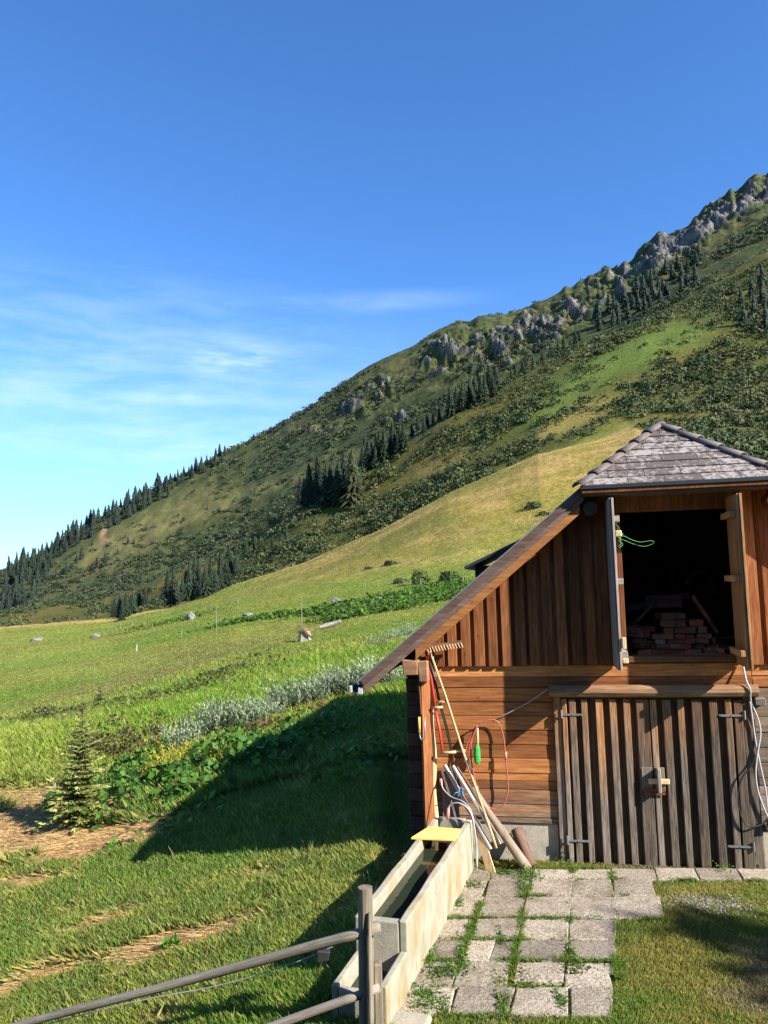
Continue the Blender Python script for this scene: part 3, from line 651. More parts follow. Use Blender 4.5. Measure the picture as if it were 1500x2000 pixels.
hb.add(p + q, [(0, 1, 2), (5, 4, 3), (0, 3, 4, 1), (1, 4, 5, 2), (2, 5, 3, 0)]); hb.build('hip_decking', W_FASCIA, hip)
he = MB(); he.box(HE - .02, 2 * UC - HE + .02, HW - .025, HW + .012, zE - .03, zE + .012); he.build('hip_eave_edge', M_GUTTER, hip, bevel=.004)
hf2 = MB(); hf2.box(HE + .0, 2 * UC - HE, HW - .008, HW + .02, zE - .075, zE - .031); hf2.build('hip_fascia', W_BOARD, hip, bevel=.003)
hk = MB(); hk.box(HE + .02, 2 * UC - HE - .02, HW + .03, -.066, zE - .10, zE - .07); hk.build('hip_soffit', W_FASCIA, hip)
for uu in (.50, 2 * UC - .50):
    pu = MB(); pu.tube([(uu, -.30, 4.10), (uu, .4, 4.10)], .085, 10, .4); pu.build('purlin_end', W_SIDE, barn)
def ridge_tiles(a, b, n, parent):
    a, b = Vector(a), Vector(b); d = (b - a) / n; dn = d.normalized(); side = dn.cross(Vector((0, 0, 1))).normalized(); up = side.cross(dn)
    for i in range(n):
        p0 = a + d * i - dn * .02; p1 = a + d * (i + 1) + dn * .035; vs = []; K2 = 9
        for p_, r_, h_ in ((p0, .082, .016), (p1, .064, -.004)):
            for k_ in range(K2):
                an = math.pi * k_ / (K2 - 1); vs.append(p_ + side * math.cos(an) * r_ + up * (math.sin(an) * r_ * .72 + h_ - .015))
        t = MB(); t.add(vs, [(k_, k_ + 1, K2 + k_ + 1, K2 + k_) for k_ in range(K2 - 1)])
        o = t.build('ridge_tile', M_RIDGE, parent, smooth=True); sm = o.modifiers.new('thickness', 'SOLIDIFY'); sm.thickness = .014
ridge_tiles((HE - .03, HW + .02, zE + .015), (UC, AW, zA + .02), 6, hip)
ridge_tiles((2 * UC - HE + .03, HW + .02, zE + .015), (UC, AW, zA + .02), 6, hip)
ridge_tiles((UC, DEP + .2, zA + .02), (UC, AW + .05, zA + .02), 14, roof)
# dormer on the left slope
dm = MB(); w0, w1 = 2.2, 4.0
dm.hexa([(-1.22, w0, 3.47), (-.35, w0, 3.86), (-.35, w1, 3.86), (-1.22, w1, 3.47), (-1.24, w0, 3.51), (-.35, w0, 3.91), (-.35, w1, 3.91), (-1.24, w1, 3.51)])
dmo = dm.build('dormer_roof', M_GUTTER, roof, bevel=.005); dw = MB(); dw.box(-1.08, -.5, w0 + .12, w1 - .12, 2.9, 3.52); dw.build('dormer_wall', W_DARK, dmo)

# ---------------------------------------------------------------- things at the barn front (local barn frame)
def bthing(name, label, cat, u, w, z, group=None):
    p = BM @ Vector((u, w, z)); return empty(name, label, cat, p, YAW_F, group)
def shift(pts, o): return [tuple(Vector(p) - Vector(o)) for p in pts]
# hay rake, teeth down, leaning on the wall
o0 = (-.60, -.46, .0)
rk = bthing('hay_rake', 'wooden hay rake with pale handle, toothed head up by the roof edge', 'rake', *o0)
h = MB(); h.tube(shift([(-1.475, -.17, 2.50), (-1.28, -.19, 1.90), (-1.10, -.25, 1.30), (-.93, -.33, .82), (-.78, -.42, .40), (-.74, -.44, .27)], o0), [.013, .014, .015, .016, .016, .016], 8, .6); h.build('handle', W_PALE, rk, smooth=True)
h = MB(); h.tube(shift([(-1.055, -.265, 1.20), (-1.0, -.29, 1.03)], o0), .0185, 8, .1); h.build('dark_wrap', M_BLACK, rk, smooth=True)
h = MB(); h.beam(*shift([(-1.56, -.18, 2.505), (-1.08, -.185, 2.57)], o0), .013, .017, r=.5); hd = h.build('rake_head', W_BARK, rk)
h = MB()
for i in range(13):
    t = .12 + .86 * i / 12; p = Vector((-1.56 + .48 * t, -.185, 2.505 + .065 * t)); h.tube(shift([p, p + Vector((.035, -.045, -.065))], o0), [.007, .0045], 6, .9)
h.build('rake_teeth', W_PALE, hd)
# two scythe poles
def snath(label, pts, mt_top, mt_bot, split, cat='scythe'):
    o0 = pts[-1]; t = bthing('scythe_pole', label, cat, *o0)
    a, b = Vector(pts[0]), Vector(pts[-1]); mid = a.lerp(b, split)
    h = MB(); h.tube(shift([a, a.lerp(mid, .5) + Vector((.012, 0, 0)), mid], o0), [.016, .018, .017], 8); h.build('upper_pole', mt_top, t, smooth=True)
    h = MB(); h.tube(shift([mid, mid.lerp(b, .5) + Vector((.008, 0, 0)), b], o0), [.016, .017, .015], 8); h.build('lower_pole', mt_bot, t, smooth=True)
    for f, L in ((split, .13), (.985, .20)):
        c = a.lerp(b, f); h = MB(); h.tube(shift([c + Vector((-.035, -.01, -.004)), c + Vector((L - .035, -.03, .014))], o0), [.017, .014], 8, .9); h.build('grip', W_PALE, t, smooth=True)
    h = MB(); h.tube(shift([a + Vector((-.03, 0, .02)), a + Vector((.03, -.01, .03)), a + Vector((.07, -.01, .0))], o0), .014, 8); h.build('blade_clamp', M_IRON, t, smooth=True)
    return t
snath('red painted scythe pole with two wooden grips against the barn corner', [(-1.52, -.13, 2.47), (-1.345, -.20, 1.25)], M_RED, M_RED, .56)
snath('black and dark green scythe pole beside the red one', [(-1.49, -.11, 2.37), (-1.235, -.20, 1.27)], M_BLACK, M_GREENP, .47)
# hanging hook with yellow handle
o0 = (-1.56, -.34, 1.43); t = bthing('hanging_hook', 'thin metal hook with yellow handle hanging on the corner plank', 'hook', *o0)
h = MB(); h.tube(shift([(-1.60, -.25, 2.12), (-1.585, -.27, 1.95), (-1.575, -.29, 1.73)], o0), .010, 6); h.build('strap', M_RUST, t)
h = MB(); h.tube(shift([(-1.60, -.30, 1.70), (-1.60, -.31, 1.52)], o0), .015, 8); h.build('handle', W_YELLOW, t, smooth=True)
h = MB(); h.tube(shift([(-1.60, -.31, 1.52), (-1.59, -.32, 1.46), (-1.565, -.33, 1.43), (-1.535, -.33, 1.45), (-1.53, -.33, 1.52), (-1.53, -.32, 1.70)], o0), .008, 6); h.build('hook', M_IRON, t, smooth=True)
# red hose loop, brush, cable
o0 = (-.9, -.10, 1.60); t = bthing('garden_hose', 'thin red hose hung in a long loop on the log wall', 'hose', *o0)
cp = [(-1.10, -.12, 1.15), (-1.05, -.11, 1.38), (-.93, -.10, 1.56), (-.78, -.09, 1.635), (-.68, -.08, 1.60), (-.63, -.08, 1.45), (-.615, -.09, 1.25), (-.60, -.10, 1.0), (-.60, -.10, .82), (-.66, -.10, .66), (-.76, -.10, .60), (-.87, -.10, .66), (-.95, -.10, .82), (-1.0, -.10, 1.02), (-1.02, -.10, 1.25), (-.985, -.10, 1.48), (-.93, -.10, 1.575)]
def spline(pts, n=6):
    P = [Vector(p) for p in pts]; out = []
    for i in range(len(P) - 1):
        a, b, c, d = P[max(i - 1, 0)], P[i], P[i + 1], P[min(i + 2, len(P) - 1)]
        for k in range(n):
            t_ = k / n; out.append(.5 * ((2 * b) + (c - a) * t_ + (2 * a - 5 * b + 4 * c - d) * t_**2 + (3 * b - a - 3 * c + d) * t_**3))
    return out + [P[-1]]
h = MB(); h.tube(shift(spline(cp), o0), .0085, 8); h.build('hose_loop', M_HOSE, t, smooth=True)
h = MB(); h.tube(shift(spline([(-.93, -.115, 1.575), (-1.04, -.115, 1.30), (-1.03, -.115, 1.0), (-.96, -.12, .76)]), o0), .0085, 8); h.build('hose_tail', M_HOSE, t, smooth=True)
for p in ((-.61, -.10, 1.18), (-.965, -.12, .78)):
    h = MB(); h.tube(shift([p, (p[0] + .004, p[1], p[2] + .085)], o0), .0155, 8); h.build('connector', M_PINK, t, smooth=True)
o0 = (-.93, -.13, 1.12); t = bthing('hand_brush', 'green bristle brush with pale wooden handle hanging beside the hose', 'brush', *o0)
h = MB(); h.tube(shift([(-.93, -.105, 1.54), (-.932, -.11, 1.42), (-.938, -.11, 1.33)], o0), [.012, .016, .018], 8, .8); h.build('handle', W_PALE, t, smooth=True)
h = MB(); h.tube(shift([(-.938, -.11, 1.345), (-.94, -.12, 1.31), (-.945, -.125, 1.23), (-.945, -.125, 1.16), (-.942, -.125, 1.125)], o0), [.018, .036, .042, .038, .022], 12, wob=.09); h.build('bristles', M_BRISTLE, t)
o0 = (-.08, -.09, 2.0); t = tag(MB().build('x', W_PALE) if 0 else empty('cable', 'thin grey cable slanting from the hose up to the lintel', 'cable', BM @ Vector(o0), YAW_F), None)
h = MB(); h.tube(shift(spline([(-.69, -.04, 1.645), (-.5, -.06, 1.74), (-.28, -.07, 1.86), (-.08, -.09, 2.0)]), o0), .006, 6); h.build('wire', M_ALU, t, smooth=True)
# poles and logs leaning at the corner
def lean(name, label, cat, pts, rad, m_, seg=10, group=None, wob=0.):
    o0 = min(pts, key=lambda p: p[2]); t = empty(name, label, cat, BM @ Vector(o0), YAW_F, group)
    d = (Vector(pts[-1]) - Vector(pts[0])); q = MB(); L = d.length; n = 7
    q.tube([(L * i / n, random.uniform(-wob, wob), random.uniform(-wob, wob)) for i in range(n + 1)], [rad[0] + (rad[1] - rad[0]) * i / n for i in range(n + 1)], seg, .6, wob=.06 if wob else .0)
    o = q.build(name + '_shaft' if name != 'log' else 'bark_log', m_, t, smooth=seg > 8)
    o.matrix_parent_inverse = Matrix.Identity(4); o.location = Vector(pts[0]) - Vector(o0); o.rotation_euler = d.to_track_quat('X', 'Z').to_euler(); return t
lean('leaning_pole', 'thick grey timber pole leaning on the barn corner, foot on the paving', 'pole', [(-.40, -.42, .05), (-1.02, -.14, .84)], (.058, .046), W_POLE, 10, wob=.006)
lean('leaning_pole', 'pale slim pole with blue twine leaning at the barn corner', 'pole', [(-.80, -.42, .25), (-1.34, -.10, 1.10)], (.026, .024), M_ALU, 8)
lean('leaning_pole', 'second pale slim pole, between the twined one and the thick timber', 'pole', [(-.70, -.40, .30), (-1.24, -.09, 1.09)], (.022, .020), M_ALU, 8)
lean('leaning_stick', 'thin brown stick leaning between the pale poles and the timber', 'stick', [(-.66, -.36, .38), (-1.20, -.07, 1.08)], (.015, .012), W_BARK, 7, wob=.008)
lean('leaning_stick', 'thin pale stick with its end above the paving beside the timber', 'stick', [(-.665, -.44, .33), (-.98, -.24, .74)], (.013, .011), W_POLE, 7, wob=.004)
lean('log', 'short brown bark log leaning on the concrete plinth', 'log', [(-.36, -.34, .06), (-.52, -.09, .37)], (.068, .066), W_BARK, 12, wob=.003)
lean('leaning_stick', 'dark short log standing close behind the brown bark log', 'stick', [(-.42, -.22, .03), (-.62, -.05, .30)], (.04, .035), W_BARK, 8, wob=.004)
o0 = (-.80, -.50, 0); t = bthing('leaning_board', 'short pointed wooden board standing behind the trough end', 'board', *o0)
h = MB(); h.hexa(shift([(-.86, -.47, .02), (-.75, -.52, .0), (-.745, -.50, 0), (-.855, -.45, .02), (-1.02, -.30, .55), (-.93, -.34, .52), (-.925, -.32, .52), (-1.015, -.28, .55)], o0), .9); h.build('plank', W_PALE, t)
o0 = (-1.38, -.16, .3); t = bthing('grey_plank', 'wide dark grey plank standing behind the pale poles', 'board', *o0)
h = MB(); h.hexa(shift([(-1.36, -.20, .30), (-1.16, -.20, .30), (-1.16, -.17, .30), (-1.36, -.17, .30), (-1.40, -.05, 1.02), (-1.22, -.05, 1.08), (-1.22, -.02, 1.08), (-1.40, -.02, 1.02)], o0), .3); h.build('plank', W_GREYZ, t)
h = MB(); c = BM @ Vector((-1.20, -.24, .86))
tw = empty('twine_knot', 'blue twine knotted round the pale slim pole', 'twine', BM @ Vector((-1.155, -.21, .83)), YAW_F)
h = MB()
for k_ in range(5):
    a = k_ * 1.3; h.tube([(.034 * math.cos(a + q), .034 * math.sin(a + q), -.03 + .014 * k_ + .008 * math.sin(q)) for q in np.linspace(0, 5.5, 9)], .006, 5)
h.tube([(0, -.03, 0), (-.05, -.05, -.01), (-.07, -.04, -.04)], .005, 5); h.build('twine', M_BLUE, tw)
# cables right of the door
o0 = (2.2, -.09, .53); t = bthing('white_cable', 'pair of white cables hanging down beside the right door post', 'cable', *o0)
for pts in ([(2.10, -.05, 2.28), (2.105, -.12, 2.10), (2.13, -.16, 2.0), (2.145, -.10, 1.86), (2.21, -.08, 1.66), (2.225, -.08, 1.5), (2.18, -.09, 1.3), (2.145, -.09, 1.1), (2.15, -.09, .9), (2.20, -.09, .70), (2.25, -.09, .57)],
            [(2.135, -.10, 1.86), (2.155, -.08, 1.6), (2.17, -.08, 1.4), (2.20, -.08, 1.15), (2.235, -.08, .9), (2.245, -.08, .7), (2.25, -.09, .57)]):
    h = MB(); h.tube(shift(spline(pts), o0), .010, 7); h.build('wire', M_WHITEP, t, smooth=True)
h = MB(); h.box(.03, .12, -.03, .04, -.06, .05, .5, .006); h.build('plug', M_GREENP, t, bevel=.008)
o0 = (2.2, -.09, .5); t = bthing('black_cable', 'black cable loop hanging over the right door leaf edge', 'cable', *o0)
h = MB(); h.tube(shift(spline([(2.155, -.10, 1.28), (2.10, -.11, 1.16), (1.99, -.12, 1.02), (1.94, -.12, .85), (1.945, -.12, .65), (2.0, -.12, .52), (2.08, -.12, .50), (2.18, -.10, .53), (2.23, -.09, .58)]), o0), .0085, 7); h.build('wire', M_BLACK, t, smooth=True)
# green twine in the hatch
o0 = (.78, -.52, 3.72); t = bthing('baling_twine', 'loose green twine tied to the left shutter and trailing across the hatch', 'twine', *o0)
h = MB(); h.tube(shift(spline([(.76, -.56, 3.84), (.78, -.52, 3.80), (.76, -.50, 3.76), (.80, -.48, 3.72), (.86, -.42, 3.70), (.95, -.40, 3.66), (1.06, -.40, 3.63), (1.16, -.40, 3.66), (1.14, -.42, 3.69), (1.02, -.42, 3.68), (.92, -.44, 3.71), (.84, -.48, 3.75), (.79, -.50, 3.74), (.80, -.50, 3.67), (.77, -.50, 3.64)]), o0), .003, 5); h.build('strand', M_TWINE, t)
h = MB(); h.tube(shift(spline([(.75, -.55, 3.88), (.79, -.53, 3.83), (.80, -.5, 3.76), (.83, -.48, 3.78), (.78, -.5, 3.70), (.82, -.48, 3.66), (.78, -.5, 3.62)]), o0), .003, 5); h.build('strand', M_TWINE, t)
# stored things in the loft
M_BLK = [mat_wood('stacked_block_wood', ((.16, .06, .03), (.34, .14, .075), (.48, .23, .14)), 'X'), mat_wood('grey_block_wood', ((.09, .06, .04), (.20, .13, .09), (.30, .20, .14)), 'X')]
def block(u, w, z, lx, ly, lz, label, k=0, rot=0., group='wooden blocks stacked in the loft'):
    b = MB(); b.box(-lx / 2, lx / 2, -ly / 2, ly / 2, 0, lz, random.random(), .004); o = b.build('wooden_block', M_BLK[k], bevel=.006)
    o.matrix_world = BM @ Matrix.Translation((u, w, z)) @ Matrix.Rotation(rot, 4, 'Z'); return tag(o, label, 'wood block', group)
z = 2.262; rr = random.Random(4)
for row in range(8):
    u = 1.27 + rr.uniform(-.10, .10) - (.2 if row < 2 else 0); w = .75; hh = .062 if row < 5 else .085; end = 2.08 - .05 * row if row < 6 else 1.78
    if row == 7: u, end = 1.32, 1.58
    while u < end:
        lx = min(rr.uniform(.10, .26), end - u + .05); block(u + lx / 2, w + rr.uniform(-.04, .04), z, lx - .006, .30, hh - .004, 'sawn reddish block in the jumbled stack inside the loft hatch', int(rr.random() < .35), rr.uniform(-.22, .22)); u += lx
    z += hh
for q in range(34):
    left = q < 20
    uu = rr.uniform(.90, 1.30) if left else rr.uniform(1.80, 2.06); row = rr.randrange(6 if left else 4); lx = rr.uniform(.14, .34)
    b = MB(); b.box(-lx / 2, lx / 2, -.10, .10, 0, rr.uniform(.045, .085), rr.random(), .006); o = b.build('wooden_block', M_BLK[int(rr.random() < .3)], bevel=.006)
    o.matrix_world = BM @ Matrix.Translation((uu, rr.uniform(.65, 1.0), 2.275 + row * .062)) @ Matrix.Rotation(rr.uniform(-.9, .9), 4, 'Z') @ Matrix.Rotation(rr.uniform(-.12, .12), 4, 'Y')
    tag(o, 'rough split block thrown loosely beside the stack inside the loft hatch', 'wood block', 'loose blocks in the loft')
def plank_in(name, label, cat, a, b, wx, wz, m_):
    a, b = Vector(a), Vector(b); t = empty(name, label, cat, BM @ a, YAW_F); h = MB(); h.beam((0, 0, 0), b - a, wx, wz, (0, 1, 0)); h.build('plank', m_, t, bevel=.004)
plank_in('long_board', 'long brown board lying across the top of the loft stack', 'board', (1.02, 1.4, 2.86), (1.85, 1.5, 3.02), .05, .012, M_BLK[1])
plank_in('leaning_board', 'reddish board sloping down at the right of the loft stack', 'board', (1.80, 1.0, 3.02), (2.05, .9, 2.55), .025, .02, M_BLK[0])
plank_in('tilted_board', 'pale edged grey panel tilted left of the loft stack', 'panel', (1.04, .8, 2.70), (1.26, 1.1, 2.88), .012, .09, W_GREY)
hw = MB(); hw.box(-.24, .24, -.15, .15, 0, .17, .4, .004); o = hw.build('wooden_crate', M_BLK[1], bevel=.01); o.matrix_world = BM @ Matrix.Translation((1.50, 1.55, 2.86)); tag(o, 'brown wooden crate behind the top of the loft stack', 'crate')
hw = MB(); hw.box(-.06, .06, -.06, .06, 0, .15, .4, .004); o = hw.build('tin_box', M_RUST, bevel=.01); o.matrix_world = BM @ Matrix.Translation((1.02, .75, 2.262)); tag(o, 'small dark red box on the loft floor near the left shutter', 'box')
hw = MB(); hw.tube([(.26 * math.cos(a), 0, .26 * math.sin(a)) for a in np.linspace(0, 2 * math.pi, 33)], .014, 6, caps=False); o = hw.build('iron_hoop', M_BLACK, smooth=True); o.matrix_world = BM @ Matrix.Translation((1.46, 1.9, 3.30)); tag(o, 'thin dark hoop hanging deep inside the loft', 'hoop')
hw = MB(); hw.tube([(.24 * math.cos(a), 0, .30 * math.sin(a)) for a in np.linspace(.1, 2.6, 20)], .05, 8); o = hw.build('old_tyre', M_BLACK, smooth=True); o.matrix_world = BM @ Matrix.Translation((1.98, 1.5, 3.00)) @ Matrix.Rotation(.5, 4, 'Z'); tag(o, 'dark curved wheel rim leaning inside the right side of the loft', 'wheel')

# ---------------------------------------------------------------- trough
TD = Vector((.30, .954, 0)).normalized(); TA = math.atan2(-TD.x, TD.y)       # long axis
T0 = Vector((.09, 6.5, 0)); 
tr = empty('water_trough', 'long pale concrete water trough in two steps with stained sides', 'trough', T0, TA)
# local: y along trough, x to the right (0 = right outer face, negative = left)
def wall(pts): pass
b = MB(); L = 2.74; W_ = .45; Ht = .56; tk = .068
NS = 16
def long_wall(x0, x1, flare):
    for i in range(NS):
        ya, yb = L * i / NS, L * (i + 1) / NS; ha = Ht + .006 * math.sin(i * 1.3); hb_ = Ht + .006 * math.sin((i + 1) * 1.3)
        fa = flare
        b.add([(x0, ya, -.5), (x1, ya, -.5), (x1 + fa, ya, ha), (x0 + fa, ya, ha + .004), (x0, yb, -.5), (x1, yb, -.5), (x1 + fa, yb, hb_), (x0 + fa, yb, hb_ + .004)], [(0, 1, 5, 4), (1, 2, 6, 5), (2, 3, 7, 6), (3, 0, 4, 7)] + ([(0, 3, 2, 1)] if i == 0 else []) + ([(4, 5, 6, 7)] if i == NS - 1 else []), .5)
long_wall(-tk, 0, .0); right = b.build('side_wall', M_CONC, tr, bevel=.012, weld=True)
b = MB(); long_wall(-W_, -W_ + tk, -.0); b.build('side_wall', M_CONC, tr, bevel=.012, weld=True)
b = MB(); b.box(-W_ + tk + .002, -tk - .002, -.0, .085, -.5, Ht - .012); b.build('end_wall', M_CONC, tr, bevel=.012)
b = MB(); b.box(-W_ + tk + .002, -tk - .002, L - .07, L, -.5, Ht + .02); b.build('end_wall', M_CONC, tr, bevel=.012)
b = MB(); b.box(-W_ + tk + .002, -tk - .002, L - .34, L - .30, .1, Ht - .05); b.build('divider', M_CONC, tr, bevel=.008)
b = MB(); b.box(-W_ + tk, -tk, .085, L - .07, .0, .06); b.build('basin_floor', M_CONC, tr)
b = MB(); b.box(-.06, 0., -.57, -.002, -.5, .335); b.build('lower_side_wall', M_CONC, tr, bevel=.012)
b = MB(); b.box(-.44, -.385, -.57, -.002, -.5, .30); b.build('lower_side_wall', M_CONC, tr, bevel=.012)
b = MB(); b.box(-.383, -.062, -.57, -.50, -.5, .27); b.box(-.383, -.062, -.50, -.002, -.1, -.02); b.build('lower_end_wall', M_CONC, tr, bevel=.012)
def mat_water():
    mt, g = mat('trough_water'); oc = g.n('TexCoord').outputs['Object']; n = g.noise(oc, 7., 2)
    finish(g, g.n('BsdfPrincipled', Base_Color=(.022, .03, .018), Roughness=.06, IOR=1.33, Specular_IOR_Level=.5, Normal=g.n('Bump', Strength=.12, Distance=.02, Height=n).outputs[0])); return mt
M_WATER = mat_water()
b = MB(); b.add([(-W_ + tk, .085, .455), (-tk, .085, .455), (-tk, L - .34, .455), (-W_ + tk, L - .34, .455)], [(0, 1, 2, 3)]); tag(b.build('water', M_WATER, tr), None)
b = MB(); b.add([(-.383, -.50, .16), (-.062, -.50, .16), (-.062, -.003, .16), (-.383, -.003, .16)], [(0, 1, 2, 3)]); b.build('water', M_WATER, tr)
TM = Matrix.Translation(T0) @ Matrix.Rotation(TA, 4, 'Z')
b = MB(); b.hexa([(-.50, L - .82, .567), (-.035, L - .78, .567), (-.035, L - .42, .567), (-.41, L - .42, .567), (-.50, L - .82, .589), (-.035, L - .78, .589), (-.035, L - .42, .589), (-.41, L - .42, .589)], .7)
o = b.build('yellow_board', W_YELLOW, bevel=.004); o.matrix_world = TM; tag(o, 'bright yellow board laid across the rims of the concrete trough', 'board')
t = empty('white_hose', 'white hose arching over the far end of the trough to a pink tap', 'hose', TM @ Vector((0, L, 0)), TA)
o0 = Vector((0, L, 0))
h = MB(); h.tube(shift(spline([(-.25, L - .10, .70), (-.22, L - .10, .75), (-.12, L - .12, .775), (-.02, L - .14, .73), (.03, L - .14, .64), (.055, L - .12, .45), (.06, L - .08, .2), (.04, L - .06, .02)]), o0), .009, 8); h.build('hose', M_WHITEP, t, smooth=True)
h = MB(); h.tube(shift(spline([(-.40, L + .2, .93), (-.36, L + .12, .86), (-.24, L + .02, .80), (-.08, L - .08, .78), (.02, L - .12, .68), (.05, L - .11, .45), (.05, L - .07, .05)]), o0), .008, 8); h.build('hose', M_WHITEP, t, smooth=True)
h = MB(); h.tube(shift([(-.25, L - .10, .71), (-.255, L - .11, .64), (-.26, L - .12, .585)], o0), [.015, .020, .015], 8); h.build('tap', M_PINK, t, smooth=True)
h = MB(); h.tube(shift([(-.41, L + .22, .95), (-.40, L + .2, .88)], o0), .018, 8); h.build('connector', M_PINK, t, smooth=True)
h = MB(); h.box(-.30, .06, -.26, .02, 0, .06, .5, .012)
o = h.build('flat_stone', M_PLINTH, bevel=.03); o.matrix_world = TM @ Matrix.Translation((.22, -.34, 0.)); tag(o, 'flat brown stone beside the foot of the lower trough', 'stone')
cl = MB()
for i in range(7):
    for k_ in range(5):
        pass
cv_ = []; cf_ = []
for i in range(9):
    for k_ in range(9):
        x = -1.05 + i * .06; y = -.7 + k_ * .06; rr_ = math.hypot(i - 4, k_ - 4) / 5; cv_.append((x, y, -.32 + .26 * max(0, 1 - rr_**2) + .02 * math.sin(i * 2.1 + k_ * 1.3)))
cf_ = [(i * 9 + k_, (i + 1) * 9 + k_, (i + 1) * 9 + k_ + 1, i * 9 + k_ + 1) for i in range(8) for k_ in range(8)]
cl.add(cv_, cf_); o = cl.build('plastic_sheet', M_CLOTH, smooth=True); o.matrix_world = TM; tag(o, 'crumpled blue sheet in the shade beside the lower trough', 'sheet')

# ---------------------------------------------------------------- fence in the foreground
FP = Vector((-.215, 5.8, -.1))
f_ = empty('rail_fence', 'weathered grey fence of one round post with two rails running down the slope', 'fence', FP)
h = MB(); h.tube([(-.02, .02, -.4), (-.015, .02, .3), (-.005, .02, .8), (.0, .015, 1.20)], [.056, .056, .055, .052], 14, .4, wob=.05); h.build('post', W_POLE if 0 else W_GREYZ, f_)
h = MB(); h.box(.045, .105, .02, .09, -.4, .66, .5, .006); h.build('back_post', W_GREYZ, f_, bevel=.01)
h = MB(); h.tube([(.018, -.075, -.4), (.02, -.072, .3), (.022, -.068, .72), (.032, -.05, 1.05)], [.020, .019, .018, .010], 8, .5, wob=.06); h.build('batten', W_GREYZ, f_, smooth=True)
def rail(name, a, b, r0, r1, m_):
    d = Vector(b) - Vector(a); L = d.length; q = MB(); n = 16
    q.tube([(L * i / n, .005 * math.sin(i * .9), .005 * math.sin(i * .7 + 1)) for i in range(n + 1)], [r0 + (r1 - r0) * i / n for i in range(n + 1)], 12, .5, wob=.035)
    o = q.build(name, m_, f_, smooth=True); o.location = a; o.rotation_euler = d.to_track_quat('X', 'Z').to_euler(); return o
W_RAIL = mat_wood('grey_rail_wood', ((.11, .095, .07), (.24, .21, .165), (.38, .345, .28)), 'X', scale=20, knots=.3)
W_RAILP = mat_wood('pale_rail_wood', ((.16, .125, .095), (.31, .265, .215), (.44, .39, .33)), 'X', scale=20, knots=.3)
rail('rail', Vector((.10, -.03, .93)), Vector((-4.2, 1.55, -.72)), .036, .029, W_RAIL)
rail('rail', Vector((.085, -.03, .52)), Vector((-3.9, 1.0, -1.20)), .030, .029, W_RAILP)
h = MB(); h.tube(spline([(-.28, .4, .62), (-.6, .5, .46), (-1.2, .7, .22), (-2.0, .9, .0), (-3.0, 1.2, -.35)], 12), .004, 5); h.build('wire', M_ALU, f_)
h = MB(); h.box(-.40, -.30, .38, .50, .52, .60, .5, .012); h.build('insulator', M_BLACK, f_, bevel=.01)

# ---------------------------------------------------------------- paving slabs (one ground surface)
E1 = Vector((.9976, -.07, 0)); E2 = Vector((.258, .966, 0)); PO = Vector((1.57, 9.06, 0))
cols_ = [-.96, -.45, 0, .45, .88, 1.35, 1.80, 2.25, 2.75]
rws = [0, -.335, -.78, -1.32, -1.78, -2.18, -2.62, -3.06]
pv = MB()
def slab(c0, c1, r0, r1, jj=.020):
    P = []
    for a, b_ in ((c0, r1), (c1, r1), (c1, r0), (c0, r0)):
        q = PO + E1 * a + E2 * b_; P.append((q.x + random.uniform(-jj, jj), q.y + random.uniform(-jj, jj)))
    cx_, cy_ = sum(p[0] for p in P) / 4, sum(p[1] for p in P) / 4; tl = random.uniform(-.022, .022), random.uniform(-.022, .022); h0 = .028 + random.uniform(-.006, .006)
    P = [(cx_ + (x - cx_) * .984, cy_ + (y - cy_) * .984) for x, y in P]
    hz = [h0 + (x - cx_) * tl[0] + (y - cy_) * tl[1] for x, y in P]
    pv.hexa([(x, y, -.08) for x, y in P] + [(x, y, z_) for (x, y), z_ in zip(P, hz)])
for i, (r0, r1) in enumerate(zip(rws[:-1], rws[1:])):
    for k_, (c0, c1) in enumerate(zip(cols_[:-1], cols_[1:])):
        if i == 0: slab(c0, c1, r0, r1)
        elif i in (1, 2) and k_ <= 4 - 0: slab(c0, c1 - (.05 if k_ == 4 and i == 1 else 0), r0, r1)
        elif 3 <= i <= 5 and k_ <= 3:
            if i == 4 and k_ == 1: slab(c0, c0 + .24, r0, r1); slab(c0 + .25, c1, r0, r1)
            elif i == 5 and k_ == 3: slab(c0, c1, r0, r0 + (r1 - r0) * .46); slab(c0, c1 - .06, r0 + (r1 - r0) * .5, r1)
            elif i == 5 and k_ == 2: slab(c0 + .03, c1, r0, r1 + .1)
            else: slab(c0, c1, r0, r1)
        elif i == 6 and k_ <= 3: slab(c0 + .05, c1 + (.04 if k_ < 3 else -.06), r0, r1, .022)
pav = pv.build('paving', M_PAVER, bevel=.010); tag(pav, kind='structure')

# ---------------------------------------------------------------- foliage builders
def leaves(P, nrm_up, size, jit, col, cj, ratio=.55, seed=0, N=None):
    """random leaf quads (rhombs) at points P (n,3); returns verts, faces, colours"""
    r = np.random.default_rng(seed); n = len(P); size = np.broadcast_to(size, n)
    d = r.normal(size=(n, 3)); d[:, 2] = d[:, 2] * jit + nrm_up
    if N is not None: d = N * 1.9 + r.normal(size=(n, 3)) * .75
    d = d +0.; d /= np.linalg.norm(d, axis=1)[:, None]
    a = r.normal(size=(n, 3)); a -= d * (a * d).sum(1)[:, None]; a /= np.linalg.norm(a, axis=1)[:, None]; b = np.cross(d, a)
    s = (size * r.uniform(.6, 1.3, n))[:, None]
    V = np.stack([P - a * s, P - b * s * ratio + a * s * .1, P + a * s, P + b * s * ratio + a * s * .1], 1).reshape(-1, 3)
    c = np.broadcast_to(col, (n, 3)) * r.uniform(1 - cj, 1 + cj, n)[:, None]
    return V, np.arange(n * 4).reshape(-1, 4), np.repeat(c, 4, 0)
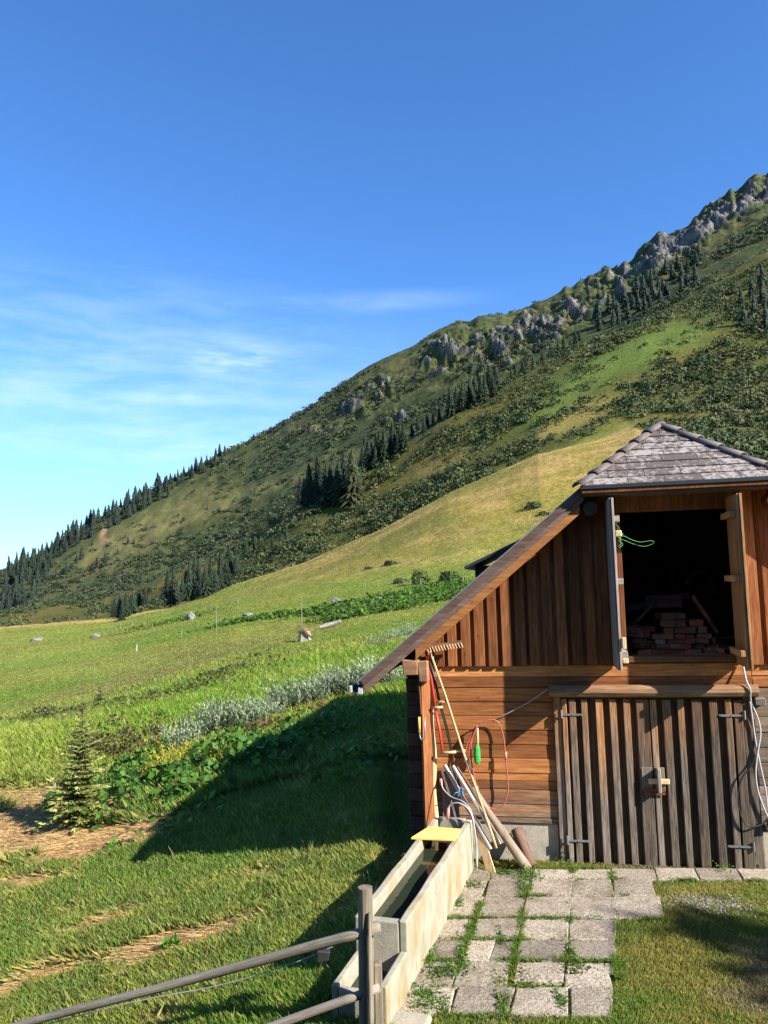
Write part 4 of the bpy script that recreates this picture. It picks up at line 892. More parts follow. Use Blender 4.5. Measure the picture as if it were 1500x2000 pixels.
def bush_points(cen, rad, n, r, normals=False):
    """points through the outer part of flattened domes"""
    k = len(cen); u = r.normal(size=(k, n, 3)); u /= np.linalg.norm(u, axis=2)[:, :, None]; u[:, :, 2] = np.abs(u[:, :, 2])
    rr = r.uniform(.45, 1.05, (k, n, 1)) ** .6
    lump = 1 + .28 * np.sin(u[:, :, :1] * 5 + cen[:, None, :1]) * np.cos(u[:, :, 1:2] * 6 + cen[:, None, 1:2])
    q = (cen[:, None, :] + u * rr * lump * rad[:, None, :]).reshape(-1, 3)
    return (q, u.reshape(-1, 3)) if normals else q
def spruce_arrays(h, layers, pts, spread, r, bare=.05):
    """crown of a spruce: stacked skirts of drooping, ragged bough tips"""
    V = []; F = []; Cc = []
    for i in range(layers):
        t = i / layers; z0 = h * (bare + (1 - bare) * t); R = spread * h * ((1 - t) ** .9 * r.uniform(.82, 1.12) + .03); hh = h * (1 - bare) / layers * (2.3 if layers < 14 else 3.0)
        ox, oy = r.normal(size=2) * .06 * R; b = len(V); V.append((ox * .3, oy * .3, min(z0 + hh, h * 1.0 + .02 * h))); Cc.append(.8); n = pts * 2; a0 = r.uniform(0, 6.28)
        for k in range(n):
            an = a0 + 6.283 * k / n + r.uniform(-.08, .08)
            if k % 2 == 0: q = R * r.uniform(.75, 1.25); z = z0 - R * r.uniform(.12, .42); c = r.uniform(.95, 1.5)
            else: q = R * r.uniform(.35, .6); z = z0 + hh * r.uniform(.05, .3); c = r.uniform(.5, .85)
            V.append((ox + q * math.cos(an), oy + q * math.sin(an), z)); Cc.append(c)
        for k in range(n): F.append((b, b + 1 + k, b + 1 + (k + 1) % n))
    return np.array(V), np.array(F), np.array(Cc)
SPR = np.array([.022, .036, .017]); SPR_FAR = np.array([.022, .036, .024])
sprr = np.random.default_rng(5)
protos = []; trunks = []
for i in range(7):
    V, F, cc = spruce_arrays(1., 24, 9, .20 + .014 * i, sprr)
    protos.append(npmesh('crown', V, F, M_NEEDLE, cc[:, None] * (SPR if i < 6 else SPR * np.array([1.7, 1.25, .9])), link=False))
tb_ = MB(); tb_.tube([(0, 0, -.06), (0, 0, .3), (0, 0, .97)], [.017, .012, .003], 6); tro = tb_.build('trunk', M_TRUNK, None); trunk_me = tro.data; bpy.data.objects.remove(tro)
# far / small copies: crown and trunk in one mesh
small = []
for i in range(6):
    V, F, cc = spruce_arrays(1., 10, 8, .235 + .022 * i, sprr, bare=.0)
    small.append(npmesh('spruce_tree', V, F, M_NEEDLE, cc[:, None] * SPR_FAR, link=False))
def crest_y(px): return float(np.interp(px, skyP[:, 0], skyP[:, 1]))
NT = [0]
def spruce(px, py, hpx, label, group, big, rmin=40, pi=None, aspect=1.):
    p, d = hit(px, py, rmin); h = hpx / 1500 * d; NT[0] += 1
    s = (h * aspect * random.uniform(.9, 1.15), h * aspect * random.uniform(.9, 1.15), h)
    if big:
        o = empty('spruce_tree', label, 'spruce', p, random.uniform(0, 6.28), group)
        c = bpy.data.objects.new('crown', protos[random.randrange(6) if pi is None else pi]); C.objects.link(c); c.parent = o; c.scale = s
        t = bpy.data.objects.new('trunk', trunk_me); C.objects.link(t); t.parent = o; t.scale = (h, h, h)
    else:
        o = bpy.data.objects.new('spruce_tree', small[random.randrange(6)]); C.objects.link(o); o.location = p; o.scale = s; o.rotation_euler = (0, 0, random.uniform(0, 6.28)); tag(o, label, 'spruce', group)
    o.location.z -= h * .03
    return o
def along(pts, n):
    P = np.array(pts, float); s = np.concatenate([[0], np.cumsum(np.hypot(*np.diff(P, axis=0).T))]); q = (np.arange(n) + np.array([random.uniform(-.45, .45) for _ in range(n)]) + .5) / n * s[-1]
    return np.interp(q, s, P[:, 0]), np.interp(q, s, P[:, 1])
G1 = 'spruces along the left skyline'
L1 = 'dark spruce in the dense row along the left skyline'
for dy, n, lo, hi in ((2, 50, 22, 42), (12, 40, 26, 42), (24, 26, 24, 38)):
    x, y = along([(12, 1118), (60, 1095), (195, 1013), (215, 1004), (300, 958), (400, 905), (440, 885)], n)
    for a, b in zip(x, y):
        if 188 < a < 214 and dy > 4: continue
        if a > 330 and dy > 14: continue
        spruce(a, crest_y(a) + dy * (1.0 if a > 60 else 1.2) + random.uniform(-2, 4), random.uniform(lo, hi) * (.85 if a < 330 else .62), L1, G1, False, 460)
spruce(46, 1112, 46, 'tallest pointed spruce standing clear at the left end of the skyline', None, True, 460, aspect=.9)
x, y = along([(0, 1190), (40, 1165), (90, 1140)], 9)
for row in range(3):
    x, y = along([(0, 1150 + 24 * row), (50, 1130 + 24 * row), (110 - 16 * row, 1110 + 26 * row)], 7)
    for a, b in zip(x, y): spruce(a, b + random.uniform(-5, 5), random.uniform(24, 40), 'dark spruce in the loose stand at the left edge below the skyline', 'spruces at the left edge', False, 280)
for a, b, hh in ((205, 1105, 26), (190, 1102, 16), (160, 1090, 24), (150, 1100, 18), (130, 1120, 24), (110, 1130, 22), (250, 1060, 14), (262, 1062, 10), (285, 1036, 10), (180, 1065, 12), (230, 1080, 10), (405, 995, 10)):
    spruce(a, b, hh, 'small spruce scattered alone on the pale far slope', 'scattered spruces on the far slope', False, 300)
x, y = along([(445, 884), (540, 838), (640, 778), (700, 735), (745, 712)], 32)
for a, b in zip(x, y): spruce(a, crest_y(a) + random.uniform(0, 5), random.uniform(6, 13), 'tiny dark conifer dotting the middle skyline', 'tiny conifers on the middle skyline', False, 460, aspect=1.5)
for pts, n, lo, hi, lab, grp in (
    ([(222, 1212), (250, 1206), (285, 1196)], 9, 34, 52, 'spruce in the lower left clump behind the yellow spur', 'lower left spruce clump'),
    ([(325, 1182), (360, 1172), (420, 1154), (470, 1130)], 18, 46, 76, 'tall spruce in the clump behind the left end of the yellow spur', 'tall spruce clump on the left spur'),
    ([(478, 1098), (500, 1085), (550, 1072)], 6, 26, 46, 'smaller spruce between the two tall clumps', 'spruces between the clumps'),
    ([(585, 992), (620, 985), (660, 990), (698, 975)], 17, 54, 104, 'tall spruce in the central clump on the mid slope', 'central spruce clump'),
    ([(705, 925), (740, 905), (790, 880)], 19, 42, 70, 'spruce in the row climbing right from the central clump', 'climbing spruce row'),
    ([(800, 850), (840, 838), (862, 822)], 6, 26, 34, 'small spruce in the gap of the climbing row', 'small spruces of the climbing row'),
    ([(878, 815), (900, 800), (940, 785), (975, 768)], 14, 42, 64, 'dark spruce high on the climbing row', 'upper climbing spruces'),
    ([(990, 745), (1040, 720), (1100, 690), (1140, 660)], 13, 20, 36, 'spruce on the shaded upper edge of the mid slope', 'spruces on the upper edge')):
    x, y = along(pts, n)
    for a, b in zip(x, y): spruce(a, b + random.uniform(-7, 7), random.uniform(lo, hi), lab, grp, True, 200)
spruce(690, 988, 112, 'tallest brownish spruce at the right of the central clump', None, True, 200, pi=6)
for row in range(4):
    x, y = along([(1165, 655 - 14 * row), (1240, 625 - 16 * row), (1300, 590 - 18 * row), (1375, 545 - 12 * row)], 11)
    for a, b in zip(x, y): spruce(a, b + random.uniform(-8, 8), random.uniform(24, 42), 'dark spruce in the band below the rocky crest', 'spruces below the rocky crest', False, 200)
for a, b, hh in ((1455, 640, 50), (1475, 625, 54), (1492, 600, 60), (1448, 600, 40), (1490, 560, 48), (1470, 580, 36), (1498, 650, 60), (1420, 610, 26), (1510, 620, 60)):
    spruce(a, b, hh, 'dark spruce of the stand at the right edge of the mountainside', 'spruces at the right edge', False, 200)
for a, b, hh in ((925, 790, 30), (1010, 770, 16), (620, 1040, 24), (560, 1060, 30)): spruce(a, b, hh, 'lone spruce among the dwarf scrub of the mid slope', 'lone spruces in the scrub', False, 200)

# dwarf scrub on the slopes: nobody could count it
sr = np.random.default_rng(21)
def scatter(n, d0, d1, t0, t1, dens):
    d = np.exp(sr.uniform(math.log(d0), math.log(d1), n)); t = sr.uniform(t0, t1, n); X = d * t; Y = d; Z = zat(X, Y)
    px, py = project(X, Y, Z); k = sr.random(n) < dens(X, Y, px, py); return np.stack([X, Y, Z], 1)[k], px[k], py[k]
def gb_(px, py, cx_, cy_, rx, ry, rot=0.):
    c, s = math.cos(rot), math.sin(rot); a = (px - cx_) * c + (py - cy_) * s; b = -(px - cx_) * s + (py - cy_) * c; return np.exp(-((a / rx)**2 + (b / ry)**2))
def dens_mid(X, Y, px, py):
    n = .5 * fbm((px - .5 * py) / 130, (py + .52 * px) / 22, 4, 101) + .5 * fbm(X / 24, Y / 14, 3, 103); f = sstep(.50, .57, n) * .9 + .015
    clear = gb_(px, py, 1180, 720, 170, 22, -.5) + gb_(px, py, 1110, 825, 140, 20, -.5) + gb_(px, py, 860, 905, 90, 14, -.35) + gb_(px, py, 1300, 668, 110, 24, -.35) + gb_(px, py, 1330, 770, 60, 12, -.3)
    more = gb_(px, py, 1400, 790, 170, 60, -.2) + gb_(px, py, 1250, 830, 120, 26, -.4) + gb_(px, py, 860, 960, 160, 34, -.42) + gb_(px, py, 560, 1080, 130, 30, -.35) + gb_(px, py, 1000, 790, 130, 26, -.45) + gb_(px, py, 700, 1010, 120, 30, -.4) + gb_(px, py, 1150, 665, 120, 20, -.45) + 1.6 * gb_(px, py, 1280, 605, 150, 34, -.5) + 1.6 * gb_(px, py, 1470, 620, 70, 80) + 1.2 * gb_(px, py, 1440, 850, 90, 40) + gb_(px, py, 1420, 760, 120, 30, -.3)
    return np.clip(f * (1 - .92 * np.clip(clear, 0, 1)) + .30 * np.clip(more, 0, 1), 0, 1)
P, px, py = scatter(11000, 262, 432, -.62, .85, dens_mid)
P2, px2, py2 = scatter(2600, 115, 262, .345, .80, lambda X, Y, px, py: sstep(.36, .5, fbm(X / 20, Y / 12, 3, 101)) * sstep(.33, .42, X / Y) * sstep(120, 170, Y * (1 + (X / Y - .4) * 1.5)))
P = np.concatenate([P, P2])
rad = np.stack([sr.uniform(1.3, 3.9, len(P)), sr.uniform(1.3, 3.6, len(P)), sr.uniform(1.1, 2.6, len(P))], 1)
cb = np.where(sr.random((len(P), 1)) < .4, np.array([[.070, .080, .026]]), np.array([[.034, .052, .018]])) * sr.uniform(.8, 1.25, (len(P), 1))
NL = 46
rad *= 1.25; Q, QN = bush_points(P, rad, NL, sr, True)
V, F, Cc = leaves(Q, .9, .50, 1., np.repeat(cb * .95, NL, 0), .22, .8, 3, QN)
tag(npmesh('dwarf_scrub', V, F, M_NEEDLE, Cc), 'dark green dwarf scrub covering the middle mountain slope', 'scrub', kind='stuff')
def dens_far(X, Y, px, py):
    n = .6 * fbm((px - .5 * py) / 130, (py + .55 * px) / 18, 4, 111) + .4 * fbm(X / 34, Y / 20, 3, 113); b = py - np.interp(px, skyP[:, 0], skyP[:, 1])
    pale = gb_(px, py, 330, 1000, 150, 30, -.5) + gb_(px, py, 230, 1060, 120, 30, -.4) + gb_(px, py, 470, 965, 120, 12, -.36)
    dark = gb_(px, py, 560, 890, 140, 50, -.35) + gb_(px, py, 470, 930, 120, 30, -.4) + gb_(px, py, 250, 1130, 170, 26, -.4) + gb_(px, py, 400, 1060, 130, 26, -.42)
    return (1 - .9 * sstep(700, 800, px) * sstep(22, 10, b)) * np.clip((sstep(.46, .56, n) * .8 + .02 + .55 * dark) * (1 - .85 * np.clip(pale, 0, 1)), 0, 1)
P, px, py = scatter(12000, 448, 760, -.65, .62, dens_far)
rad = np.stack([sr.uniform(1.6, 3.6, len(P)), sr.uniform(1.6, 3.6, len(P)), sr.uniform(1.2, 2.2, len(P))], 1)
cb = np.where(sr.random((len(P), 1)) < .3, np.array([[.070, .080, .032]]), np.array([[.034, .052, .026]])) * sr.uniform(.8, 1.2, (len(P), 1))
NL = 24
rad *= 1.15; Q, QN = bush_points(P, rad, NL, sr, True)
V, F, Cc = leaves(Q, .9, .72, 1., np.repeat(cb * .9, NL, 0), .2, .8, 4, QN)
tag(npmesh('mountain_scrub', V, F, M_NEEDLE, Cc), 'fine dark scrub covering the far mountain face', 'scrub', kind='stuff')

# ---------------------------------------------------------------- grass
def cat_mesh(parts):
    off = 0; Vs = []; Fs = []; Cs = []
    for V, F, c in parts: Vs.append(V); Fs.append(F + off); Cs.append(c); off += len(V)
    return np.concatenate(Vs), np.concatenate(Fs), np.concatenate(Cs)
def col_at(X, Y):
    rho = np.hypot(X, Y); az = np.arctan2(X, Y)
    i = np.clip(np.searchsorted(RHO, rho), 0, len(RHO) - 1); j = np.clip(np.searchsorted(AZ, az), 0, len(AZ) - 1)
    return COL[i, j], HAY[i, j]
def to_barn(X, Y):
    dx, dy = X - BO.x, Y - BO.y; c, s = math.cos(YAW_F), math.sin(YAW_F); return dx * c + dy * s, -dx * s + dy * c
def to_trough(X, Y):
    dx, dy = X - T0.x, Y - T0.y; c, s = math.cos(TA), math.sin(TA); return dx * c + dy * s, -dx * s + dy * c
E1n = np.array(E1); E2n = np.array(E2)
def on_paving(X, Y):
    M2 = np.linalg.inv(np.array([[E1.x, E2.x], [E1.y, E2.y]])); a = M2[0, 0] * (X - PO.x) + M2[0, 1] * (Y - PO.y); b = M2[1, 0] * (X - PO.x) + M2[1, 1] * (Y - PO.y)
    lim = np.where(b > -.335, 2.75, np.where(b > -1.32, 1.33, np.where(b > -2.62, .86, .80)))
    low = np.where(b < -2.62, -.84, -.97)
    return (b < 0) & (b > -3.04) & (a > low) & (a < lim)
def clear_of_things(X, Y):
    u, w = to_barn(X, Y); tx, ty = to_trough(X, Y)
    inb = (w > -.04) & (w < DEP) & (u > -1.80) & (u < UR); intr = (tx > -.47) & (tx < .02) & (ty > -.02) & (ty < L + .03); intl = (tx > -.64) & (tx < .02) & (ty > -.6) & (ty <= 0)
    return ~(inb | intr | intl | on_paving(X, Y))
gr = np.random.default_rng(33)
def blades(n, r0, r1, a0, a1, hfun, wmin, wk, bend, keep=None, tint=None, seed=0, vary=1.):
    az = gr.uniform(math.radians(a0), math.radians(a1), n); rho = np.exp(gr.uniform(math.log(r0), math.log(r1), n))
    X = rho * np.sin(az); Y = rho * np.cos(az); k = clear_of_things(X, Y)
    if keep is not None: k &= keep(X, Y)
    X, Y, rho = X[k], Y[k], rho[k]; Z = zat(X, Y); n = len(X); c, hay = col_at(X, Y)
    if tint is not None: c = tint(c, X, Y)
    h = hfun(X, Y, hay) * gr.uniform(.5, 1.35, n); w = np.maximum(wmin, wk * rho) * gr.uniform(.7, 1.4, n)
    th = gr.uniform(0, 6.283, n); ld = gr.uniform(0, 6.283, n); lean = h * gr.uniform(.1, bend, n) * (1 + 2.2 * hay)
    flat = 1 - .75 * hay
    ex, ey = np.cos(th) * w, np.sin(th) * w; lx, ly = np.cos(ld) * lean, np.sin(ld) * lean
    B = np.stack([X, Y, Z - .01], 1)
    v0 = B - np.stack([ex, ey, 0 * ex], 1); v1 = B + np.stack([ex, ey, 0 * ex], 1)
    m0 = B + np.stack([lx * .35 + ex * .7, ly * .35 + ey * .7, h * .55 * flat + .01], 1); tip = B + np.stack([lx, ly, h * (flat * .97) + .01], 1)
    V = np.stack([v0, v1, m0, tip], 1).reshape(-1, 3)
    stw = (gr.random(n) < .08 * min(1, vary))[:, None]; c = np.where(stw, np.array([[.26, .20, .085]]), c)
    br = 1 + vary * gr.uniform(-.38, .45, (n, 1)); hue = vary * gr.normal(0, .10, (n, 1))
    cc = c * br * np.concatenate([1 + hue, np.ones((n, 1)), np.ones((n, 1)) * (1 - hue)], 1)
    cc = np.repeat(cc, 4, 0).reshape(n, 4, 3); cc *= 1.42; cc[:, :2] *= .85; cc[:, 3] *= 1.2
    return V, np.arange(n * 4).reshape(-1, 4), cc.reshape(-1, 3)
def h_near(X, Y, hay):
    n = fbm(X / 1.3, Y / 1.3, 3, 121); lawn = sstep(-.25, .1, X)
    return (.05 + .13 * n) * (1 - lawn) + lawn * (.022 + .035 * n)
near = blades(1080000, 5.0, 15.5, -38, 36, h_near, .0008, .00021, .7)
def h_mid(X, Y, hay):
    n = fbm(X / 3., Y / 3., 3, 125); return (.14 + .22 * n) * (1 - .6 * hay)
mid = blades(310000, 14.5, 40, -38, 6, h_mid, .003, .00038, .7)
def blades_at(X, Y, h, w, col, seed):
    r = np.random.default_rng(seed); n = len(X); Z = zat(X, Y); th = r.uniform(0, 6.283, n); ld = r.uniform(0, 6.283, n); h = h * r.uniform(.4, 1.4, n); ex, ey = np.cos(th) * w, np.sin(th) * w; B = np.stack([X, Y, Z + .005], 1); ln = h * r.uniform(.3, 1.3, n)
    v = np.stack([B - np.stack([ex, ey, 0 * ex], 1), B + np.stack([ex, ey, 0 * ex], 1), B + np.stack([np.cos(ld) * ln * .4 + ex * .7, np.sin(ld) * ln * .4 + ey * .7, h * .6], 1), B + np.stack([np.cos(ld) * ln, np.sin(ld) * ln, h], 1)], 1).reshape(-1, 3)
    c = np.array(col) * r.uniform(.6, 1.4, (n, 1)); return v, np.arange(n * 4).reshape(-1, 4), np.repeat(c, 4, 0)
JX = []; JY = []
for a_, b_, c_, d_ in [(q, -3.04, q, 0.) for q in cols_[:5]] + [(-.97, q, 1.0, q) for q in rws[:-1]] + [(-.97, -3.06, .8, -3.06), (.87, -3.0, .87, -1.33), (1.37, -1.3, 1.37, -.3), (.9, -1.33, 1.37, -1.33), (1.35, -.36, 2.75, -.36), (-.97, -3., -.97, 0)]:
    k_ = int(math.hypot(c_ - a_, d_ - b_) * 1500); t_ = gr.random(k_); A_ = a_ + (c_ - a_) * t_ + gr.normal(size=k_) * .011; B_ = b_ + (d_ - b_) * t_ + gr.normal(size=k_) * .011
    X_ = PO.x + E1.x * A_ + E2.x * B_; Y_ = PO.y + E1.y * A_ + E2.y * B_; kp = gr.random(k_) < sstep(.50, .66, fbm(X_ / .35, Y_ / .35, 3, 141) + .07 * (A_ < .2) * (B_ < -1.) - .04) * .75 + .03; JX.append(X_[kp]); JY.append(Y_[kp])
JX = np.concatenate(JX); JY = np.concatenate(JY)
joint = blades_at(JX, JY, .042, .0028, (.13, .21, .03), 9)
stems = blades(1300, 5.5, 16, -30, -1, lambda X, Y, hay: .19 + 0 * X, .0010, .00016, .5, tint=lambda c, X, Y: np.zeros_like(c) + np.array([.24, .20, .085]), vary=.8)
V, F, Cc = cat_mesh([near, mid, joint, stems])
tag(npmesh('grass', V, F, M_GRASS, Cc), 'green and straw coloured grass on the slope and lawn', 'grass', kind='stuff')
far_t = blades(130000, 38, 255, -38, 20, lambda X, Y, hay: .04 + .0009 * np.hypot(X, Y) * (.2 + .7 * fbm(X / 9, Y / 5, 3, 131)), .01, .0007, 1.2, vary=.18)
tag(npmesh('meadow_grass', far_t[0], far_t[1], M_GRASS, far_t[2]), 'cropped tussocky grass of the alpine meadow', 'grass', kind='stuff')

# broad leaved weeds between spruce and shadow, dock field by the far fence
def patch(n, blobs, lo, hi, size, colA, colB, name, label, rise=.25, seed=1, upn=1.2):
    r = np.random.default_rng(seed); P = []; 
    tot = sum(b[4] for b in blobs)
    for bx_, by_, rx, ry, wt in blobs:
        c0, d0 = hit(bx_, by_, 8); k = int(n * wt / tot)
        sx = rx * d0 / 1500; c1, d1 = hit(bx_, by_ - ry, 8); c2, d2 = hit(bx_, by_ + ry, 8); sy = abs(d1 - d2) / 2
        X = c0.x + r.normal(size=k) * sx * .55; Y = c0.y + np.clip(r.normal(size=k), -1.8, 1.8) * sy * .55; P.append(np.stack([X, Y], 1))
    P = np.concatenate(P); P = P[clear_of_things(P[:, 0], P[:, 1])]; dens = fbm(P[:, 0] / .6, P[:, 1] / .6, 2, seed + 200); P = P[r.random(len(P)) < sstep(.3, .6, dens) + .15]
    Z = zat(P[:, 0], P[:, 1]); hh = r.uniform(lo, hi, len(P)) * (.5 + fbm(P[:, 0] / .9, P[:, 1] / .9, 2, seed + 210))
    pts = np.stack([P[:, 0], P[:, 1], Z + hh], 1); c = np.where(r.random((len(P), 1)) < .5, np.array([colA]), np.array([colB]))
    V, F, Cc = leaves(pts, upn, size, .6, c, .35, .72, seed)
    return tag(npmesh(name, V, F, M_LEAF, Cc), label, 'weeds', kind='stuff')
patch(5200, [(300, 1560, 110, 42, 3), (400, 1520, 90, 40, 2.4), (240, 1530, 60, 34, 1), (480, 1480, 70, 36, 1.5), (560, 1470, 90, 40, 1.4), (640, 1440, 90, 36, 1.2), (700, 1500, 60, 40, .5), (330, 1620, 70, 18, .5), (110, 1570, 16, 18, .25)], .03, .40, .085, (.075, .17, .022), (.045, .115, .018), 'broadleaf_weeds', 'bright green broad leaved weeds at the foot of the little spruce', seed=3)
patch(20000, [(830, 1165, 90, 14, 3), (750, 1182, 70, 12, 2), (690, 1198, 60, 9, 1), (540, 1204, 120, 4, .8), (640, 1194, 60, 6, .8), (330, 1216, 90, 3, .4), (870, 1152, 50, 14, 1.2)], .02, .45, .22, (.105, .20, .025), (.065, .135, .020), 'dock_field', 'dark green dock leaves spread across the meadow below the far fence', seed=4)
patch(7000, [(330, 1365, 160, 8, 1.2), (200, 1395, 120, 8, 1), (60, 1412, 80, 6, .7), (440, 1320, 80, 6, .8), (520, 1290, 70, 6, .5)], .02, .35, .07, (.11, .105, .035), (.08, .095, .028), 'ditch_weeds', 'dull olive weeds along the ditch across the meadow', seed=5)
patch(1100, [(240, 1490, 60, 16, 1), (190, 1480, 40, 18, .8), (280, 1478, 40, 14, .5)], .2, .9, .05, (.13, .075, .045), (.10, .095, .038), 'dry_weed_stems', 'reddish brown seeding weeds behind the little spruce', seed=6, upn=.2)
patch(900, [(520, 1435, 60, 10, 1), (620, 1395, 60, 9, 1), (680, 1372, 40, 6, .6)], .02, .3, .06, (.15, .08, .045), (.10, .07, .04), 'dead_stems', 'brown dead stems below the silvery shrubs', seed=7, upn=.2)

patch(3400, [(520, 1760, 260, 110, 2), (200, 1780, 220, 130, 2), (430, 1900, 230, 90, 2), (100, 1900, 120, 90, 1)], .02, .10, .030, (.10, .19, .035), (.07, .135, .03), 'clover', 'low broad leaved clover scattered through the near grass', seed=12)
# silvery shrubs: each its own plant
def plume(name, label, cat, px, py, hpx, group, base, tipc, nst=46, lpx=9, seed=0, lw=.16, wide=.55, leafn=11, gap=.9):
    r = np.random.default_rng(seed + 900); p, d = hit(px, py, 8); h = hpx / 1500 * d
    P = []; 
    a = r.uniform(0, 6.283, nst); rad = np.sqrt(r.random(nst)) * h * wide; le = h * r.uniform(.65, 1.12, nst); out = r.uniform(.1, .5, nst)
    Vs = []; Cs = []
    for i in range(nst):
        bx_, by_ = math.cos(a[i]) * rad[i] * .6, math.sin(a[i]) * rad[i] * .6; dx, dy = math.cos(a[i]) * out[i], math.sin(a[i]) * out[i]
        for k in range(leafn):
            t = .15 + .85 * (k + r.random()) / leafn; c = np.array([bx_ + dx * le[i] * t * t, by_ + dy * le[i] * t * t, le[i] * t]); an = r.uniform(0, 6.283); s_ = h * lw * (1.15 - .6 * t) * r.uniform(.7, 1.3)
            dv = np.array([math.cos(an) * .7, math.sin(an) * .7, .75]) * s_; sd = np.array([-math.sin(an), math.cos(an), r.uniform(-.3, .3)]) * s_ * .2
            Vs += [c, c + dv * .5 + sd, c + dv, c + dv * .5 - sd]; cc = (np.array(base) * (1 - t) + np.array(tipc) * t) * r.uniform(.75, 1.25); Cs += [cc] * 4
    V = np.array(Vs); o = npmesh(name, V, np.arange(len(V)).reshape(-1, 4), M_LEAF, np.array(Cs)); o.location = p; o.rotation_euler = (0, 0, 0); return tag(o, label, cat, group)
sx_, sy_ = along([(352, 1462), (400, 1446), (450, 1428), (500, 1418), (560, 1396), (620, 1378), (680, 1356), (730, 1345), (780, 1335)], 20)
for i, (a, b) in enumerate(zip(sx_, sy_)):
    plume('silver_shrub', 'silvery grey leafy shrub in the row above the barn shadow', 'shrub', a, b + random.uniform(-3, 9), random.uniform(38, 62), 'silvery shrubs in a row on the slope', (.13, .175, .09), (.30, .36, .21), seed=i, wide=1.05, nst=80, lw=.19)
for i, (a, b) in enumerate(((745, 1270), (762, 1262), (780, 1256), (798, 1250), (730, 1268))):
    plume('silver_shrub', 'pale grey shrub of the small group just above the roof verge', 'shrub', a, b, random.uniform(24, 32), 'pale shrubs above the roof verge', (.085, .13, .05), (.26, .33, .19), seed=40 + i, wide=.9, nst=55)
for i, (a, b, hh) in enumerate(((328, 1530, 74), (352, 1512, 58), (412, 1508, 44), (446, 1502, 46), (304, 1532, 50))):
    plume('yellow_flower_plant', ('tallest yellow flowering plant among the broad leaved weeds', 'yellow flowering plant close right of the tallest one', 'low yellow flowering plant left of the pair near the barn shadow', 'yellow flowering plant next to the barn shadow edge', 'smaller yellow flowering plant left of the tallest one')[i], 'wildflower', a, b, hh, None, (.09, .15, .03), (.62, .46, .04), seed=60 + i, nst=40, leafn=12, lw=.10, wide=.5)

# little spruce in the garden slope
def garden_spruce(px, py, hpx, label, whorls, br, spread, seed, sparse, colr):
    r = np.random.default_rng(seed); p, d = hit(px, py, 8); h = hpx / 1500 * d
    root = empty('young_spruce', label, 'spruce', p, .4)
    V = []; Cc = []; tb = MB(); tb.tube([(0, 0, -.05), (.01 * h, 0, h * .5), (0, 0, h)], [.014 * h, .006 * h, .001 * h], 7); tb.build('trunk', M_TRUNK, root)
    for i in range(whorls):
        t = (i + r.uniform(-.25, .25)) / whorls; t = min(max(t, .0), .97); z = h * (.05 + .95 * t); R = h * spread * ((1 - t) ** .9 + .03)
        if t > .62: R *= .85
        for k in range(max(4, int(br * (1 - .5 * t)))):
            if t > .6 and r.random() < sparse: continue
            an = r.uniform(0, 6.283); Lb = R * r.uniform(.6, 1.2); D_ = np.array([math.cos(an), math.sin(an), 0.]); S_ = np.array([-D_[1], D_[0], 0.]); up = .55 * t - .18
            ntw = max(4, int(9 * (1 - t) + 3))
            for q in range(ntw):
                f = (q + .6) / ntw; c = D_ * Lb * f + np.array([0, 0, z + Lb * (up * f + .18 * f * f)])
                for sgn in (-1, 1, 0):
                    tl = Lb * .42 * (1 - .55 * f) * r.uniform(.6, 1.25); tdv = (D_ * .8 + S_ * sgn * .8 + np.array([0, 0, r.uniform(-.25, .3)])); tdv /= np.linalg.norm(tdv)
                    wv = np.cross(tdv, [0, 0, 1]); wv /= np.linalg.norm(wv) + 1e-6; wv = wv * math.cos(1.) + np.array([0, 0, 1]) * r.uniform(-.9, .9); wd = min(.028, tl * .22)
                    V += [c, c + tdv * tl * .5 + wv * wd, c + tdv * tl, c + tdv * tl * .5 - wv * wd]; Cc += [np.array(colr) * r.uniform(.6, 1.4) * (.7 + .5 * f)] * 4
    V = np.array(V); npmesh('crown', V, np.arange(len(V)).reshape(-1, 4), M_NEEDLE, np.array(Cc), root)
garden_spruce(158, 1618, 282, 'young spruce with a thin bare top standing in the mown hay on the left', 30, 13, .20, 3, .05, (.20, .225, .062))
garden_spruce(196, 1378, 46, 'tiny dark spruce by the ditch behind the young spruce', 12, 12, .30, 4, .0, (.055, .085, .042))

# bushes in the meadow
def round_bush(px, py, rx, hpx, label, colr, seed, nl=420, group=None):
    r = np.random.default_rng(seed); p, d = hit(px, py, 20); w = rx / 1500 * d; h = hpx / 1500 * d
    pts = bush_points(np.array([[0, 0, 0.]]), np.array([[w, w * .7, h]]), nl, r); V, F, Cc = leaves(pts, .8, max(w, h) * .13, .7, np.array([colr]), .35, .6, seed)
    o = npmesh('bush', V, F, M_LEAF, Cc); o.location = p; return tag(o, label, 'bush', group)
round_bush(878, 1140, 28, 24, 'rounded dark green bush behind the far fence posts, near the roof', (.045, .075, .022), 1)
round_bush(820, 1140, 24, 26, 'loose pale green bush just left of the rounded dark bush', (.075, .11, .03), 2, 260)
round_bush(782, 1140, 20, 10, 'low dull bush beside the far fence, left of the loose one', (.07, .085, .03), 3, 200)
round_bush(762, 1104, 17, 7, 'low dark shrub lying on the yellow spur, right one of two', (.035, .06, .02), 4, 260)
round_bush(720, 1112, 12, 5, 'smaller low dark shrub on the yellow spur, left one of two', (.035, .06, .02), 5, 200)
round_bush(1042, 996, 22, 12, 'small dark bush on the slope directly above the roof verge', (.04, .065, .02), 6, 260)
round_bush(1064, 1006, 16, 7, 'flat dark shrub touching the roof verge line on the slope', (.045, .075, .02), 7, 180)

